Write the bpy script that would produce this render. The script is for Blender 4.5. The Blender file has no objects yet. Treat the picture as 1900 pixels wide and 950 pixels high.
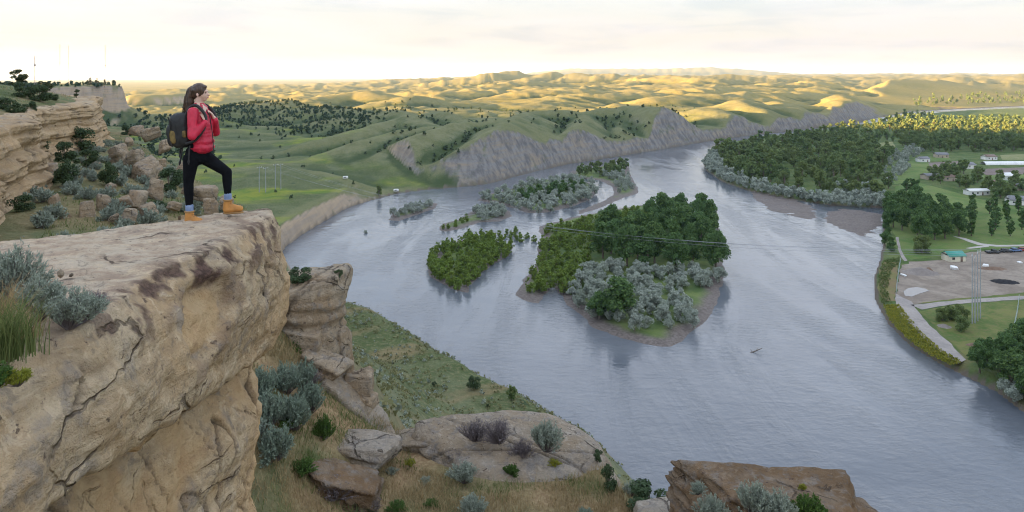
import bpy, bmesh, math, random
import numpy as np
from mathutils import Vector, Matrix, Euler

S = bpy.context.scene
COL = S.collection

# ------------------------------------------------------------------ camera
CAMZ = 75.0          # metres above the river
FPX = 1300.0         # focal length in pixels of the 1900 px wide photograph
VH = 140.0           # row of the eye-level horizon
cam_d = bpy.data.cameras.new('camera')
cam = bpy.data.objects.new('camera', cam_d)
COL.objects.link(cam)
cam_d.sensor_fit = 'HORIZONTAL'
cam_d.sensor_width = 36.0
cam_d.lens = 36.0 * FPX / 1900.0
cam_d.shift_y = -(475.0 - VH) / 1900.0
cam_d.clip_start = 0.1
cam_d.clip_end = 120000.0
cam.location = (0, 0, CAMZ)
cam.rotation_euler = (math.radians(90), 0, 0)
S.camera = cam

# ------------------------------------------------------------------ sun and sky
SUN_EL = math.radians(6.0)
SUN_AZ = math.radians(-95.0)     # measured from +Y (view direction), negative = to the left
sun_dir = Vector((math.sin(SUN_AZ) * math.cos(SUN_EL), math.cos(SUN_AZ) * math.cos(SUN_EL), math.sin(SUN_EL)))
sl = bpy.data.lights.new('sun', 'SUN')
sl.energy = 5.0
sl.angle = math.radians(0.6)
sl.color = (1.0, 0.59, 0.24)
so = bpy.data.objects.new('sun', sl)
COL.objects.link(so)
so.rotation_euler = (-sun_dir).to_track_quat('-Z', 'Y').to_euler()
so.location = (-200, 0, 200)

W_ = bpy.data.worlds.new('World')
S.world = W_
W_.use_nodes = True
wn, wl = W_.node_tree.nodes, W_.node_tree.links
wn.clear()
wout = wn.new('ShaderNodeOutputWorld')
wbg = wn.new('ShaderNodeBackground')
sky = wn.new('ShaderNodeTexSky')
sky.sky_type = 'NISHITA'
sky.sun_disc = False
sky.sun_elevation = SUN_EL
sky.sun_rotation = SUN_AZ
sky.altitude = 1000
sky.air_density = 1.0
sky.dust_density = 0.7
sky.ozone_density = 1.5
# thin high cloud: a real layer over the whole sky, mapped on a flat ceiling so it streaks near the horizon
tc = wn.new('ShaderNodeTexCoord')
sep = wn.new('ShaderNodeSeparateXYZ')
wl.new(tc.outputs['Generated'], sep.inputs[0])
zc = wn.new('ShaderNodeMath'); zc.operation = 'MAXIMUM'; zc.inputs[1].default_value = 0.0
wl.new(sep.outputs['Z'], zc.inputs[0])
za = wn.new('ShaderNodeMath'); za.operation = 'ADD'; za.inputs[1].default_value = 0.06
wl.new(zc.outputs[0], za.inputs[0])
dv = wn.new('ShaderNodeVectorMath'); dv.operation = 'DIVIDE'
cb = wn.new('ShaderNodeCombineXYZ')
for i in range(3):
    wl.new(za.outputs[0], cb.inputs[i])
wl.new(tc.outputs['Generated'], dv.inputs[0]); wl.new(cb.outputs[0], dv.inputs[1])
cn = wn.new('ShaderNodeTexNoise'); cn.inputs['Scale'].default_value = 0.34; cn.inputs['Detail'].default_value = 6; cn.inputs['Roughness'].default_value = 0.55
cn.inputs['Distortion'].default_value = 0.35
wl.new(dv.outputs[0], cn.inputs['Vector'])
cr = wn.new('ShaderNodeMapRange'); cr.inputs['From Min'].default_value = 0.42; cr.inputs['From Max'].default_value = 0.66
cr.inputs['To Min'].default_value = 0.22; cr.inputs['To Max'].default_value = 0.78
wl.new(cn.outputs['Fac'], cr.inputs['Value'])
mixc = wn.new('ShaderNodeMix'); mixc.data_type = 'RGBA'
wl.new(cr.outputs[0], mixc.inputs['Factor'])
wl.new(sky.outputs[0], mixc.inputs['A'])
CLOUD = (3.9, 3.95, 4.25, 1)
mixc.inputs['B'].default_value = CLOUD
# pale evening band along the whole horizon
hb_ = wn.new('ShaderNodeMapRange'); hb_.interpolation_type = 'SMOOTHSTEP'
hb_.inputs['From Min'].default_value = 0.0; hb_.inputs['From Max'].default_value = 0.40
hb_.inputs['To Min'].default_value = 0.94; hb_.inputs['To Max'].default_value = 0.0
wl.new(sep.outputs['Z'], hb_.inputs['Value'])
mixh = wn.new('ShaderNodeMix'); mixh.data_type = 'RGBA'
wl.new(hb_.outputs[0], mixh.inputs['Factor'])
wl.new(mixc.outputs['Result'], mixh.inputs['A'])
bn = wn.new('ShaderNodeTexNoise'); bn.inputs['Scale'].default_value = 0.55; bn.inputs['Detail'].default_value = 6; bn.inputs['Roughness'].default_value = 0.6; bn.inputs['Distortion'].default_value = 0.6
wl.new(dv.outputs[0], bn.inputs['Vector'])
br_ = wn.new('ShaderNodeMapRange'); br_.interpolation_type = 'SMOOTHSTEP'; br_.inputs['From Min'].default_value = 0.46; br_.inputs['From Max'].default_value = 0.66
wl.new(bn.outputs['Fac'], br_.inputs['Value'])
bmix = wn.new('ShaderNodeMix'); bmix.data_type = 'RGBA'
wl.new(br_.outputs[0], bmix.inputs['Factor'])
bmix.inputs['A'].default_value = (1.26, 1.13, 1.08, 1)
bmix.inputs['B'].default_value = (0.98, 0.93, 0.97, 1)
wl.new(bmix.outputs['Result'], mixh.inputs['B'])
wl.new(mixh.outputs['Result'], wbg.inputs['Color'])
wbg.inputs['Strength'].default_value = 0.07
wl.new(wbg.outputs[0], wout.inputs['Surface'])

S.view_settings.view_transform = 'Standard'
S.view_settings.look = 'None'
S.view_settings.gamma = 1.0
S.view_settings.exposure = 3.12
S.view_settings.use_curve_mapping = False
S.render.engine = 'CYCLES'
S.cycles.use_denoising = True
S.cycles.filter_width = 1.1
S.cycles.max_bounces = 6
S.cycles.diffuse_bounces = 2
S.cycles.glossy_bounces = 2
S.cycles.transmission_bounces = 2
S.cycles.transparent_max_bounces = 4
S.cycles.volume_bounces = 0
S.cycles.caustics_reflective = False
S.cycles.caustics_refractive = False

# ------------------------------------------------------------------ helpers
RNG = np.random.default_rng(11)
random.seed(5)


def P(u, v, D=None, z=None):
    """photo pixel -> world point at distance D, or where the ray meets height z."""
    if D is None:
        D = (CAMZ - z) * FPX / (v - VH)
    return ((u - 950.0) / FPX * D, D, CAMZ - (v - VH) / FPX * D)


def G(u, v, z=0.0):
    p = P(u, v, z=z)
    return (p[0], p[1])


def _hash(ix, iy, iz, seed):
    h = (ix.astype(np.int64) * 374761393 + iy.astype(np.int64) * 668265263 + iz.astype(np.int64) * 2147483647 + seed * 974711) & 0x7fffffff
    h = (h ^ (h >> 13)) * 1274126177 & 0x7fffffff
    return (h ^ (h >> 16)) & 0x7fffffff


def noise2(x, y, seed=0):
    xi = np.floor(x); yi = np.floor(y)
    xf = x - xi; yf = y - yi
    u = xf * xf * xf * (xf * (xf * 6 - 15) + 10); v = yf * yf * yf * (yf * (yf * 6 - 15) + 10)
    z0 = np.zeros_like(xi)

    def g(dx, dy):
        a = _hash(xi + dx, yi + dy, z0, seed) * (2 * math.pi / 0x7fffffff)
        return np.cos(a) * (xf - dx) + np.sin(a) * (yf - dy)
    a = g(0, 0) * (1 - u) + g(1, 0) * u
    b = g(0, 1) * (1 - u) + g(1, 1) * u
    return (a * (1 - v) + b * v) * 1.45


def noise3(x, y, z, seed=0):
    xi = np.floor(x); yi = np.floor(y); zi = np.floor(z)
    xf = x - xi; yf = y - yi; zf = z - zi
    f = lambda t: t * t * t * (t * (t * 6 - 15) + 10)
    u, v, w = f(xf), f(yf), f(zf)

    def g(dx, dy, dz):
        h = _hash(xi + dx, yi + dy, zi + dz, seed)
        a = (h & 0xffff) * (2 * math.pi / 65535.0)
        c = ((h >> 16) & 0x7fff) / 16383.5 - 1.0
        s = np.sqrt(np.maximum(0, 1 - c * c))
        return s * np.cos(a) * (xf - dx) + s * np.sin(a) * (yf - dy) + c * (zf - dz)
    r = 0
    for dx in (0, 1):
        for dy in (0, 1):
            for dz in (0, 1):
                r = r + g(dx, dy, dz) * (u if dx else 1 - u) * (v if dy else 1 - v) * (w if dz else 1 - w)
    return r * 1.5


def fbm2(x, y, oct=4, seed=0, gain=0.5, lac=2.03):
    r = 0; a = 1.0; t = 0
    for i in range(oct):
        r = r + a * noise2(x, y, seed + i * 17); t += a
        x = x * lac + 13.7; y = y * lac - 7.3; a *= gain
    return r / t


def fbm3(x, y, z, oct=4, seed=0, gain=0.5, lac=2.03):
    r = 0; a = 1.0; t = 0
    for i in range(oct):
        r = r + a * noise3(x, y, z, seed + i * 17); t += a
        x = x * lac + 13.7; y = y * lac - 7.3; z = z * lac + 3.1; a *= gain
    return r / t


def ridged2(x, y, oct=4, seed=0, gain=0.5):
    r = 0; a = 1.0; t = 0
    for i in range(oct):
        n = 1 - np.abs(noise2(x, y, seed + i * 17)) * 1.6
        r = r + a * n; t += a
        x = x * 2.03 + 5.2; y = y * 2.03 + 9.1; a *= gain
    return r / t


def sstep(a, b, x):
    t = np.clip((x - a) / (b - a), 0, 1)
    return t * t * (3 - 2 * t)


def smax(a, b, k):
    h = np.clip(0.5 + 0.5 * (a - b) / k, 0, 1)
    return b + (a - b) * h + k * h * (1 - h)


def smin(a, b, k):
    return -smax(-a, -b, k)


def pl_dist(x, y, pts, vals=None):
    """distance to an open polyline and the arc position (as a float index) of the nearest point."""
    pts = np.asarray(pts, float)
    best = np.full(x.shape, 1e18); bi = np.zeros(x.shape)
    for i in range(len(pts) - 1):
        ax, ay = pts[i]; bx, by = pts[i + 1]
        dx, dy = bx - ax, by - ay
        L = dx * dx + dy * dy + 1e-9
        t = np.clip(((x - ax) * dx + (y - ay) * dy) / L, 0, 1)
        d = (x - ax - t * dx) ** 2 + (y - ay - t * dy) ** 2
        m = d < best
        best = np.where(m, d, best); bi = np.where(m, i + t, bi)
    return np.sqrt(best), bi


def inside(x, y, poly):
    poly = np.asarray(poly, float)
    r = np.zeros(x.shape, bool)
    n = len(poly)
    for i in range(n):
        ax, ay = poly[i]; bx, by = poly[(i + 1) % n]
        if ay == by:
            continue
        c = ((ay > y) != (by > y)) & (x < (bx - ax) * (y - ay) / (by - ay) + ax)
        r ^= c
    return r


def lerp_tab(i, vals):
    return np.interp(i, np.arange(len(vals)), vals)


def mesh_np(name, verts, faces, mat=None, parent=None, smooth=True, link=True, mats=None, mat_idx=None):
    """ONE mesh object from numpy arrays; faces is an (n,3) or (n,4) array or a list of both."""
    me = bpy.data.meshes.new(name)
    v = np.asarray(verts, np.float32).reshape(-1, 3)
    fl = faces if isinstance(faces, list) else [faces]
    fl = [np.asarray(f, np.int32) for f in fl if len(f)]
    nl = sum(f.size for f in fl); nf = sum(len(f) for f in fl)
    me.vertices.add(len(v)); me.vertices.foreach_set('co', v.ravel())
    me.loops.add(nl); me.polygons.add(nf)
    me.loops.foreach_set('vertex_index', np.concatenate([f.ravel() for f in fl]))
    tot = np.concatenate([np.full(len(f), f.shape[1], np.int32) for f in fl])
    st = np.concatenate([[0], np.cumsum(tot)[:-1]]).astype(np.int32)
    me.polygons.foreach_set('loop_start', st)
    me.polygons.foreach_set('loop_total', tot)
    if smooth:
        me.polygons.foreach_set('use_smooth', np.ones(nf, bool))
    for m in (mats or ([mat] if mat else [])):
        me.materials.append(m)
    if mat_idx is not None:
        me.polygons.foreach_set('material_index', np.asarray(mat_idx, np.int32))
    me.update(calc_edges=True)
    o = bpy.data.objects.new(name, me)
    if link:
        COL.objects.link(o)
    if parent is not None:
        o.parent = parent
    return o


def set_attr(o, name, vals):
    a = o.data.attributes.new(name, 'FLOAT', 'POINT')
    a.data.foreach_set('value', np.asarray(vals, np.float32))


def set_col(o, name, rgb):
    a = o.data.attributes.new(name, 'FLOAT_COLOR', 'POINT')
    c = np.ones((len(rgb), 4), np.float32); c[:, :3] = rgb
    a.data.foreach_set('color', c.ravel())


def grid_faces(n, m, wrap=False):
    i = np.arange(n - 1)[:, None]; j = np.arange(m if wrap else m - 1)[None, :]
    j2 = (j + 1) % m
    a = i * m + j; b = i * m + j2; c = (i + 1) * m + j2; d = (i + 1) * m + j
    return np.stack([a, b, c, d], -1).reshape(-1, 4)


def tag(o, label=None, cat=None, group=None, kind=None):
    if label: o['label'] = label
    if cat: o['category'] = cat
    if group: o['group'] = group
    if kind: o['kind'] = kind
    return o


def empty(name, loc=(0, 0, 0), rz=0, link=True):
    o = bpy.data.objects.new(name, None)
    o.location = loc; o.rotation_euler = (0, 0, rz); o.empty_display_size = 0.2
    if link: COL.objects.link(o)
    return o


def copy_tree(o, parent=None):
    c = o.copy()
    COL.objects.link(c)
    c.parent = parent
    for ch in o.children:
        copy_tree(ch, c)
    return c


# ------------------------------------------------------------------ materials
class NT:
    def __init__(s, name):
        s.m = bpy.data.materials.new(name); s.m.use_nodes = True
        s.t = s.m.node_tree; s.n = s.t.nodes; s.l = s.t.links
        s.n.clear()
        s.out = s.n.new('ShaderNodeOutputMaterial')
        s.b = s.n.new('ShaderNodeBsdfPrincipled')
        s.l.new(s.b.outputs[0], s.out.inputs['Surface'])
        s.geo = None

    def pos(s):
        if s.geo is None:
            s.geo = s.n.new('ShaderNodeNewGeometry')
        return s.geo.outputs['Position']

    def obj(s):
        t = s.n.new('ShaderNodeTexCoord'); return t.outputs['Object']

    def mapv(s, vec, scale=(1, 1, 1), rot=(0, 0, 0)):
        m = s.n.new('ShaderNodeMapping'); m.inputs['Scale'].default_value = scale; m.inputs['Rotation'].default_value = rot
        s.l.new(vec, m.inputs['Vector']); return m.outputs[0]

    def noise(s, vec, scale, detail=4, rough=0.55, dist=0.0):
        n = s.n.new('ShaderNodeTexNoise')
        n.inputs['Scale'].default_value = scale; n.inputs['Detail'].default_value = detail
        n.inputs['Roughness'].default_value = rough; n.inputs['Distortion'].default_value = dist
        s.l.new(vec, n.inputs['Vector']); return n.outputs['Fac']

    def voro(s, vec, scale, feature='F1', out='Distance', rnd=1.0):
        n = s.n.new('ShaderNodeTexVoronoi'); n.feature = feature
        n.inputs['Scale'].default_value = scale; n.inputs['Randomness'].default_value = rnd
        s.l.new(vec, n.inputs['Vector']); return n.outputs[out]

    def rng(s, v, a, b, c=0.0, d=1.0):
        n = s.n.new('ShaderNodeMapRange'); n.interpolation_type = 'SMOOTHSTEP'
        for k, val in zip(('From Min', 'From Max', 'To Min', 'To Max'), (a, b, c, d)):
            n.inputs[k].default_value = val
        s.l.new(v, n.inputs['Value']); return n.outputs[0]

    def math(s, op, a, b=0.0):
        n = s.n.new('ShaderNodeMath'); n.operation = op
        for i, x in enumerate((a, b)):
            if hasattr(x, 'is_linked') or hasattr(x, 'links'):
                s.l.new(x, n.inputs[i])
            else:
                n.inputs[i].default_value = x
        return n.outputs[0]

    def mix(s, f, a, b, blend='MIX'):
        n = s.n.new('ShaderNodeMix'); n.data_type = 'RGBA'; n.blend_type = blend
        for key, x in (('Factor', f), ('A', a), ('B', b)):
            if isinstance(x, (int, float)):
                n.inputs[key].default_value = x
            elif isinstance(x, tuple):
                n.inputs[key].default_value = (*x, 1)
            else:
                s.l.new(x, n.inputs[key])
        return n.outputs['Result']

    def attr(s, name, out='Fac'):
        n = s.n.new('ShaderNodeAttribute'); n.attribute_name = name; return n.outputs[out]

    def rnd(s):
        n = s.n.new('ShaderNodeObjectInfo'); return n.outputs['Random']

    def bump(s, h, strength=0.5, dist=0.1):
        n = s.n.new('ShaderNodeBump'); n.inputs['Strength'].default_value = strength; n.inputs['Distance'].default_value = dist
        s.l.new(h, n.inputs['Height']); s.l.new(n.outputs[0], s.b.inputs['Normal'])

    def col(s, c):
        if isinstance(c, tuple): s.b.inputs['Base Color'].default_value = (*c, 1)
        else: s.l.new(c, s.b.inputs['Base Color'])

    def set(s, **k):
        for a, v in k.items():
            s.b.inputs[a.replace('_', ' ')].default_value = v
        return s.m


def plain(name, c, rough=0.7, var=0.15, scale=6.0, metal=0.0, bump=0.0):
    t = NT(name)
    f = t.noise(t.obj(), scale, 5, 0.6)
    lo = tuple(x * (1 - var) for x in c); hi = tuple(min(1, x * (1 + var)) for x in c)
    t.col(t.mix(t.rng(f, 0.3, 0.7), lo, hi))
    if bump: t.bump(f, 0.4, bump)
    return t.set(Roughness=rough, Metallic=metal)

# ------------------------------------------------------------------ terrain: one height function, plan coordinates in metres
LBp = [(1130, 850), (1000, 770), (850, 690), (730, 610), (625, 582), (575, 545), (530, 500), (515, 483), (530, 457), (565, 432), (605, 408),
       (645, 385), (690, 371), (740, 358), (800, 351), (850, 347), (905, 341), (1000, 316), (1060, 303), (1140, 291), (1250, 273), (1330, 259),
       (1390, 251), (1440, 246), (1500, 238), (1545, 233), (1600, 224), (1655, 214), (1690, 207), (1770, 203), (1850, 199), (1900, 197), (2100, 190), (2400, 186)]
LBk = [1, 1, 1, 1, 1, 1.2, 2.4, 2.4, 2.4, 2.2, 1.8, 1.4, 0.5, 0.10, 0.16, 0.7, 1.7, 2.0, 1.9, 1.9, 1.9, 1.9,
       1.9, 1.9, 1.9, 1.9, 1.6, 0.5, 0.06, 0.04, 0.04, 0.04, 0.04, 0.04]
LB = [(140, -160), (62, 10), (40, 80)] + [G(u, v) for u, v in LBp]
LBk = [1, 1, 1] + LBk
RBp = [(1900, 765), (1850, 727), (1790, 697), (1740, 672), (1690, 642), (1650, 602), (1625, 560), (1622, 515), (1635, 480), (1640, 440), (1640, 400), (1643, 386),
       (1540, 381), (1450, 367), (1390, 354), (1340, 337), (1310, 316), (1303, 298), (1318, 278), (1350, 266), (1410, 257), (1500, 247.5), (1600, 235), (1660, 225),
       (1700, 217), (1760, 209.5), (1900, 203), (2100, 197), (2400, 191)]
RB = [(230, -160), (150, 60)] + [G(u, v) for u, v in RBp]
WATER = LB + RB[::-1]
FLOOD = RB + [(4200, RB[-1][1]), (4200, -160)]

RIM = [(-15, -40), (-14.5, 4), (-22.6, 25), (-27.4, 35), (-36.4, 51.5), (-43.4, 70), (-53, 85.5), (-60, 93), (-160, 180), (-290, 360), (-420, 590), (-520, 800), (-489, 880), (-512, 925), (-600, 935), (-720, 900)]
RIMz = [73.0, 72.8, 72.3, 72.3, 72.3, 72.3, 72.3, 72.3, 70, 66, 62, 60.5, 60.5, 60.5, 61, 66]
RIMh = [4.5, 4.5, 4.5, 4.5, 4.5, 4.5, 4.4, 5, 12, 16, 20, 24, 26, 26, 24, 24]
PLAT = RIM + [(-1400, 880), (-4000, 860), (-4000, -1200), (-14, -1200)]
EDGE = [(-64, 116), (-50, 92), (-32, 66), (-16, 43), (-12.2, 33), (-9, 25), (-7, 21.6), (-5.6, 20.9), (-4.2, 20.2), (-3.3, 19.9), (-0.8, 20.6), (0.9, 20.2), (1.9, 19.2), (2.4, 17.6), (3.0, 16.2), (4.6, 14.2), (6.2, 11), (8, 5), (14, -12), (34, -60)]
BENCH = EDGE + [(-14, -60), (-16, 4), (-24.5, 25), (-29.2, 35), (-38.5, 52), (-55, 84), (-66, 108)]

RIDGES = []
for pts, k, r in [
    ([(1172, 196, 850), (1085, 207, 800), (978, 206, 735), (940, 232, 605), (912, 262, 500)], 0.58, 8),
    ([(1085, 207, 800), (1066, 250, 620)], 0.60, 7),
    ([(1172, 196, 850), (1235, 203, 765)], 0.50, 10),
    ([(860, 234, 610), (800, 250, 560), (740, 276, 520), (690, 300, 495)], 0.50, 6),
    ([(940, 232, 605), (860, 234, 640), (790, 226, 700), (712, 209, 820)], 0.46, 8),
    ([(800, 232, 660), (740, 246, 600), (676, 262, 570), (600, 290, 520)], 0.50, 6),
    ([(905, 268, 500), (860, 285, 470), (800, 315, 455), (760, 330, 452)], 0.48, 5),
    ([(1000, 225, 690), (1010, 262, 600)], 0.5, 6),
    ([(900, 225, 720), (850, 222, 760), (800, 212, 860)], 0.45, 8),
    ([(760, 222, 760), (700, 235, 690), (640, 250, 640), (560, 270, 600)], 0.45, 6),
    ([(1150, 215, 820), (1150, 250, 700)], 0.5, 8),
    ([(420, 202, 900), (470, 190, 960), (540, 186, 1000), (620, 205, 900), (650, 222, 820)], 0.33, 22),
    ([(560, 180, 1200), (660, 172, 1350), (760, 180, 1200)], 0.25, 30),
    ([(1300, 196, 980), (1340, 207, 900)], 0.38, 16),
    ([(1360, 190, 1100), (1420, 206, 960)], 0.38, 16),
    ([(1440, 188, 1160), (1490, 203, 1030)], 0.38, 16),
    ([(1550, 180, 1400), (1570, 194, 1100)], 0.35, 16),
    ([(1640, 158, 1900), (1690, 141, 2050), (1730, 137, 2150), (1790, 132, 2200), (1850, 138, 2200), (1900, 143, 2250), (2000, 150, 2300)], 0.44, 14),
    ([(1700, 141, 2050), (1720, 172, 1750)], 0.44, 8),
    ([(1790, 132, 2200), (1800, 165, 1850)], 0.44, 8),
    ([(1860, 139, 2200), (1880, 168, 1850)], 0.44, 8),
    ([(1740, 137, 2150), (1755, 168, 1850)], 0.44, 8),
    ([(1830, 136, 2200), (1840, 168, 1850)], 0.44, 8),
    ([(1650, 160, 1900), (1672, 182, 1560)], 0.44, 8),
    ([(880, 144, 2900), (960, 139, 3200), (1080, 141, 3000), (1180, 143, 2600)], 0.20, 60),
    ([(1240, 142, 2500), (1300, 146, 2300), (1370, 150, 2300)], 0.25, 30),
]:
    w = [P(*p) for p in pts]
    RIDGES.append(([(a, b) for a, b, c in w], [c for a, b, c in w], k, r))


def hills(x, y):
    r = np.hypot(x, y)
    yb = [0, 400, 700, 900, 1200, 1600, 2200, 3000, 4500, 10000, 40000, 60000]
    zb = [8, 9, 10, 16, 24, 32, 44, 58, 66, 80, 150, 180]
    base = np.interp(r, yb, zb)
    base = base - 0.042 * np.clip(-x - 40, 0, 5000) * sstep(700, 2000, r) + 0.0 * x
    base = base - 26 * sstep(0.35, 0.6, x / np.maximum(y, 1)) * sstep(900, 1400, r) * (1 - sstep(2500, 5000, r))
    z = base
    for pts, zz, k, rr in RIDGES:
        d, i = pl_dist(x, y, pts)
        wob = 1 + 0.25 * noise2(x / 45.0, y / 45.0, 91)
        z = smax(z, lerp_tab(i, zz) + 1.0 - k * wob * (np.sqrt(d * d + rr * rr) - rr), 3.0)
    wx = x + 30 * noise2(x / 140, y / 140, 3); wy = y + 30 * noise2(x / 140, y / 140, 4)
    wx = wx + 35 * noise2(x / 330, y / 330, 13); wy = wy + 35 * noise2(x / 330, y / 330, 14)
    rx_ = 0.80 * wx + 0.60 * wy; ry_ = -0.60 * wx + 0.80 * wy
    b1 = np.abs(noise2(rx_ / 330, ry_ / 190, 21)) - 0.30
    b2 = (0.30 - np.abs(noise2(rx_ / 80, ry_ / 150, 22))) * 1.0
    b3 = np.abs(noise2(wx / 34, wy / 34, 23)) - 0.3
    amp = np.interp(r, [0, 350, 600, 800, 1100, 1800, 3000, 6000, 20000, 60000], [1, 2, 9, 13, 17, 24, 28, 26, 20, 20])
    z = z + amp * (1.05 * b1 + 0.50 * b2 + 0.18 * b3)
    z = z + np.interp(r, [0, 1500, 3000, 60000], [0, 0, 26, 26]) * fbm2(x / 900, y / 900, 3, 31)
    az = x / np.maximum(y, 1)
    far = 150 * sstep(-0.02, 0.10, az) * (1 - sstep(0.26, 0.42, az)) * (0.75 + 0.25 * noise2(az * 9, az * 0 + 2.2, 5)) + 25 * sstep(0.1, 0.3, az)
    z = z + far * sstep(10500, 12500, r) * (y > 0)
    return z


def height(x, y):
    x = np.asarray(x, float); y = np.asarray(y, float)
    d, i = pl_dist(x, y, LB)
    k = lerp_tab(i, LBk)
    gx = x / 16.0 + 0.4 * noise2(x / 9, y / 9, 55)
    gul = (np.abs(noise2(gx, y / 16.0, 41)) + 0.32 * np.abs(noise2(x / 6.0, y / 6.0, 42)) + 0.10 * np.abs(noise2(x / 2.6, y / 2.6, 43))) * 4.2
    de = np.maximum(d - gul * sstep(2, 14, d), d * 0.25)
    zl = smin(hills(x, y), 0.8 + k * de + (d / 60.0) ** 2, 2.0)
    # near hillside: concave slope from the bench edge down to the water
    ins = inside(x, y, BENCH)
    e, _ = pl_dist(x, y, EDGE)
    e = np.where(ins, 0, e)
    near = (y < 420) & (x > -330)
    t = d / (d + e + 1e-6)
    zb = 64.9 + 3.3 * sstep(-2.5, -8.5, x) + 0.25 * noise2(x / 5, y / 5, 61) + 0.6 * sstep(5, -3, y) * 0
    bl = sstep(-0.235, -0.33, x / np.maximum(y, 1))
    zb = zb - 1.6 * sstep(9, 0, np.where(ins, pl_dist(x, y, EDGE)[0], 0)) * sstep(-9, -13, x)
    zn = zb * t ** (1.55 + 3.0 * bl) - (1.4 + 5.0 * bl) * sstep(0.0, 2.0 + 1.5 * bl, e)
    zn = zn + np.clip(e / 12, 0, 1) * np.clip(d / 25, 0, 1) * (1.6 * fbm2(x / 22, y / 22, 3, 63) - 2.0 * (np.abs(noise2((x * 0.62 - y * 0.78) / 17.0, (x * 0.78 + y * 0.62) / 70.0, 64)) - 0.3))
    zl = np.where(near, smax(zl, zn, 0.6), zl)
    # the rim plateau on the left and its far mesas
    inp = inside(x, y, PLAT)
    rd, ri = pl_dist(x, y, RIM)
    zr = lerp_tab(ri, RIMz); hc = lerp_tab(ri, RIMh)
    nearrim = sstep(150, 60, np.hypot(x, y))
    wid = hc * 0.22 * (1 - 0.7 * nearrim) + 0.4
    rg = rd + (1 - nearrim) * (10 * np.abs(noise2(x / 38, y / 38, 71)) + 3 * noise2(x / 11, y / 11, 72))
    zout = zr - hc * sstep(0, 1, rg / wid) - (0.50 + 2.0 * sstep(8.5, 7.0, ri)) * np.maximum(rg - wid, 0) + (1 - nearrim) * 5 * fbm2(x / 40, y / 40, 3, 73) * sstep(10, 60, rd)
    up = sstep(0.74, 1.0, -x / np.maximum(np.abs(y), 30)) * sstep(150, 450, np.hypot(x, y))  # added height out of view on the left, raised to shade the valley
    zin = zr + 2.7 * (1 - np.exp(-0.12 * rd))  + 0.4 * fbm2(x / 12, y / 12, 3, 74) * np.clip(rd / 4, 0, 1) + 85 * up * sstep(30, 220, rd) * sstep(870, 760, y)
    zin = zin + (1 - nearrim) * 3.5 * fbm2(x / 50, y / 50, 3, 75) * sstep(4, 40, rd)
    zin = zin - 45 * sstep(1500, 3500, np.hypot(x, y))
    zl = np.where(inp, zin, np.maximum(zl, np.where((y > -200) & (y < 1500), zout, -99)))
    # second, farther mesa
    m2 = 31 - 0.55 * np.maximum(0, np.hypot((x + 830) / 1.0, (y - 1650) / 1.6) - 52)
    m2 = np.minimum(m2, 31) + 2 * noise2(x / 40, y / 40, 77)
    zl = np.maximum(zl, np.where(m2 > 24, m2, m2 - 9 * sstep(24, 21, m2)))
    # right floodplain
    inf = inside(x, y, FLOOD)
    dr, _ = pl_dist(x, y, RB)
    far = sstep(760, 1100, y)
    zf = np.minimum(0.55 * dr, 1.6) + 0.4 + far * (2.0 + 1.5 * fbm2(x / 90, y / 90, 2, 81))
    inw = inside(x, y, WATER)
    bed = -np.minimum(4.0, 0.35 * np.minimum(d, dr) + 0.3)
    return np.where(inw, bed, np.where(inf, zf, np.maximum(zl, 0.3)))


def hz(x, y):
    return float(height(np.array([float(x)]), np.array([float(y)]))[0])


# polar sheet round the viewpoint: fine ahead, coarse elsewhere, out to the horizon
th = np.concatenate([np.radians(np.arange(-180, -46, 3.0)), np.radians(np.linspace(-46, 46, 660)), np.radians(np.arange(49, 180, 3.0))])
rad = np.concatenate([np.geomspace(1.5, 60, 90), np.geomspace(60, 2600, 430)[1:], np.geomspace(2600, 40000, 70)[1:]])
TX = rad[:, None] * np.sin(th)[None, :]; TY = rad[:, None] * np.cos(th)[None, :]
TZ = height(TX.ravel(), TY.ravel()).reshape(TX.shape)
TZ = TZ - (TX ** 2 + TY ** 2) / 2 / 6371000.0
nr, na = TX.shape
tv = np.stack([TX, TY, TZ], -1).reshape(-1, 3)
tf = grid_faces(nr, na, wrap=True)
# slope from finite differences
dzr = np.gradient(TZ, axis=0) / np.maximum(np.gradient(np.broadcast_to(rad[:, None], TZ.shape), axis=0), 1e-3)
dth = np.gradient(th)[None, :] * rad[:, None]
dzt = np.gradient(TZ, axis=1) / np.maximum(dth, 1e-3)
SL = np.hypot(dzr, dzt).ravel()
X_, Y_, Z_ = tv[:, 0], tv[:, 1], tv[:, 2]
R_ = np.hypot(X_, Y_)
dLB, iLB = pl_dist(X_, Y_, LB)
inF = inside(X_, Y_, FLOOD)
rock = sstep(0.62, 1.0, SL) * (~inF) * sstep(9000, 4000, R_)
rock = rock * np.where((dLB > 200) & (R_ < 3000) & (Y_ < 1000) & (X_ > -300), 0.35, 1.0)
slopezone = (Y_ < 235) & (X_ > -75) & (dLB < 110) & (R_ > 30)
rock = np.where(slopezone, rock * 0.12, rock)
rock = np.where((R_ < 170) & inside(X_, Y_, PLAT), 0.06 * rock, rock)
lush = sstep(0.02, 0.35, fbm2(X_ / 60, Y_ / 38, 3, 101)) * sstep(260, 340, Y_) * (1 - sstep(700, 1000, Y_)) * sstep(0.30, 0.05, SL) * (X_ < 60) * sstep(34, 16, Z_)
dry = sstep(800, 1500, R_) * (0.55 + 0.45 * fbm2(X_ / 150, Y_ / 150, 3, 103))
fields = inF * 1.0
rock = np.where(R_ < 34, 0, rock)
bench = ((R_ < 34) & (X_ > -12)) * sstep(-0.35, 0.2, fbm2(X_ / 2.2, Y_ / 2.2, 3, 104))
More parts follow.
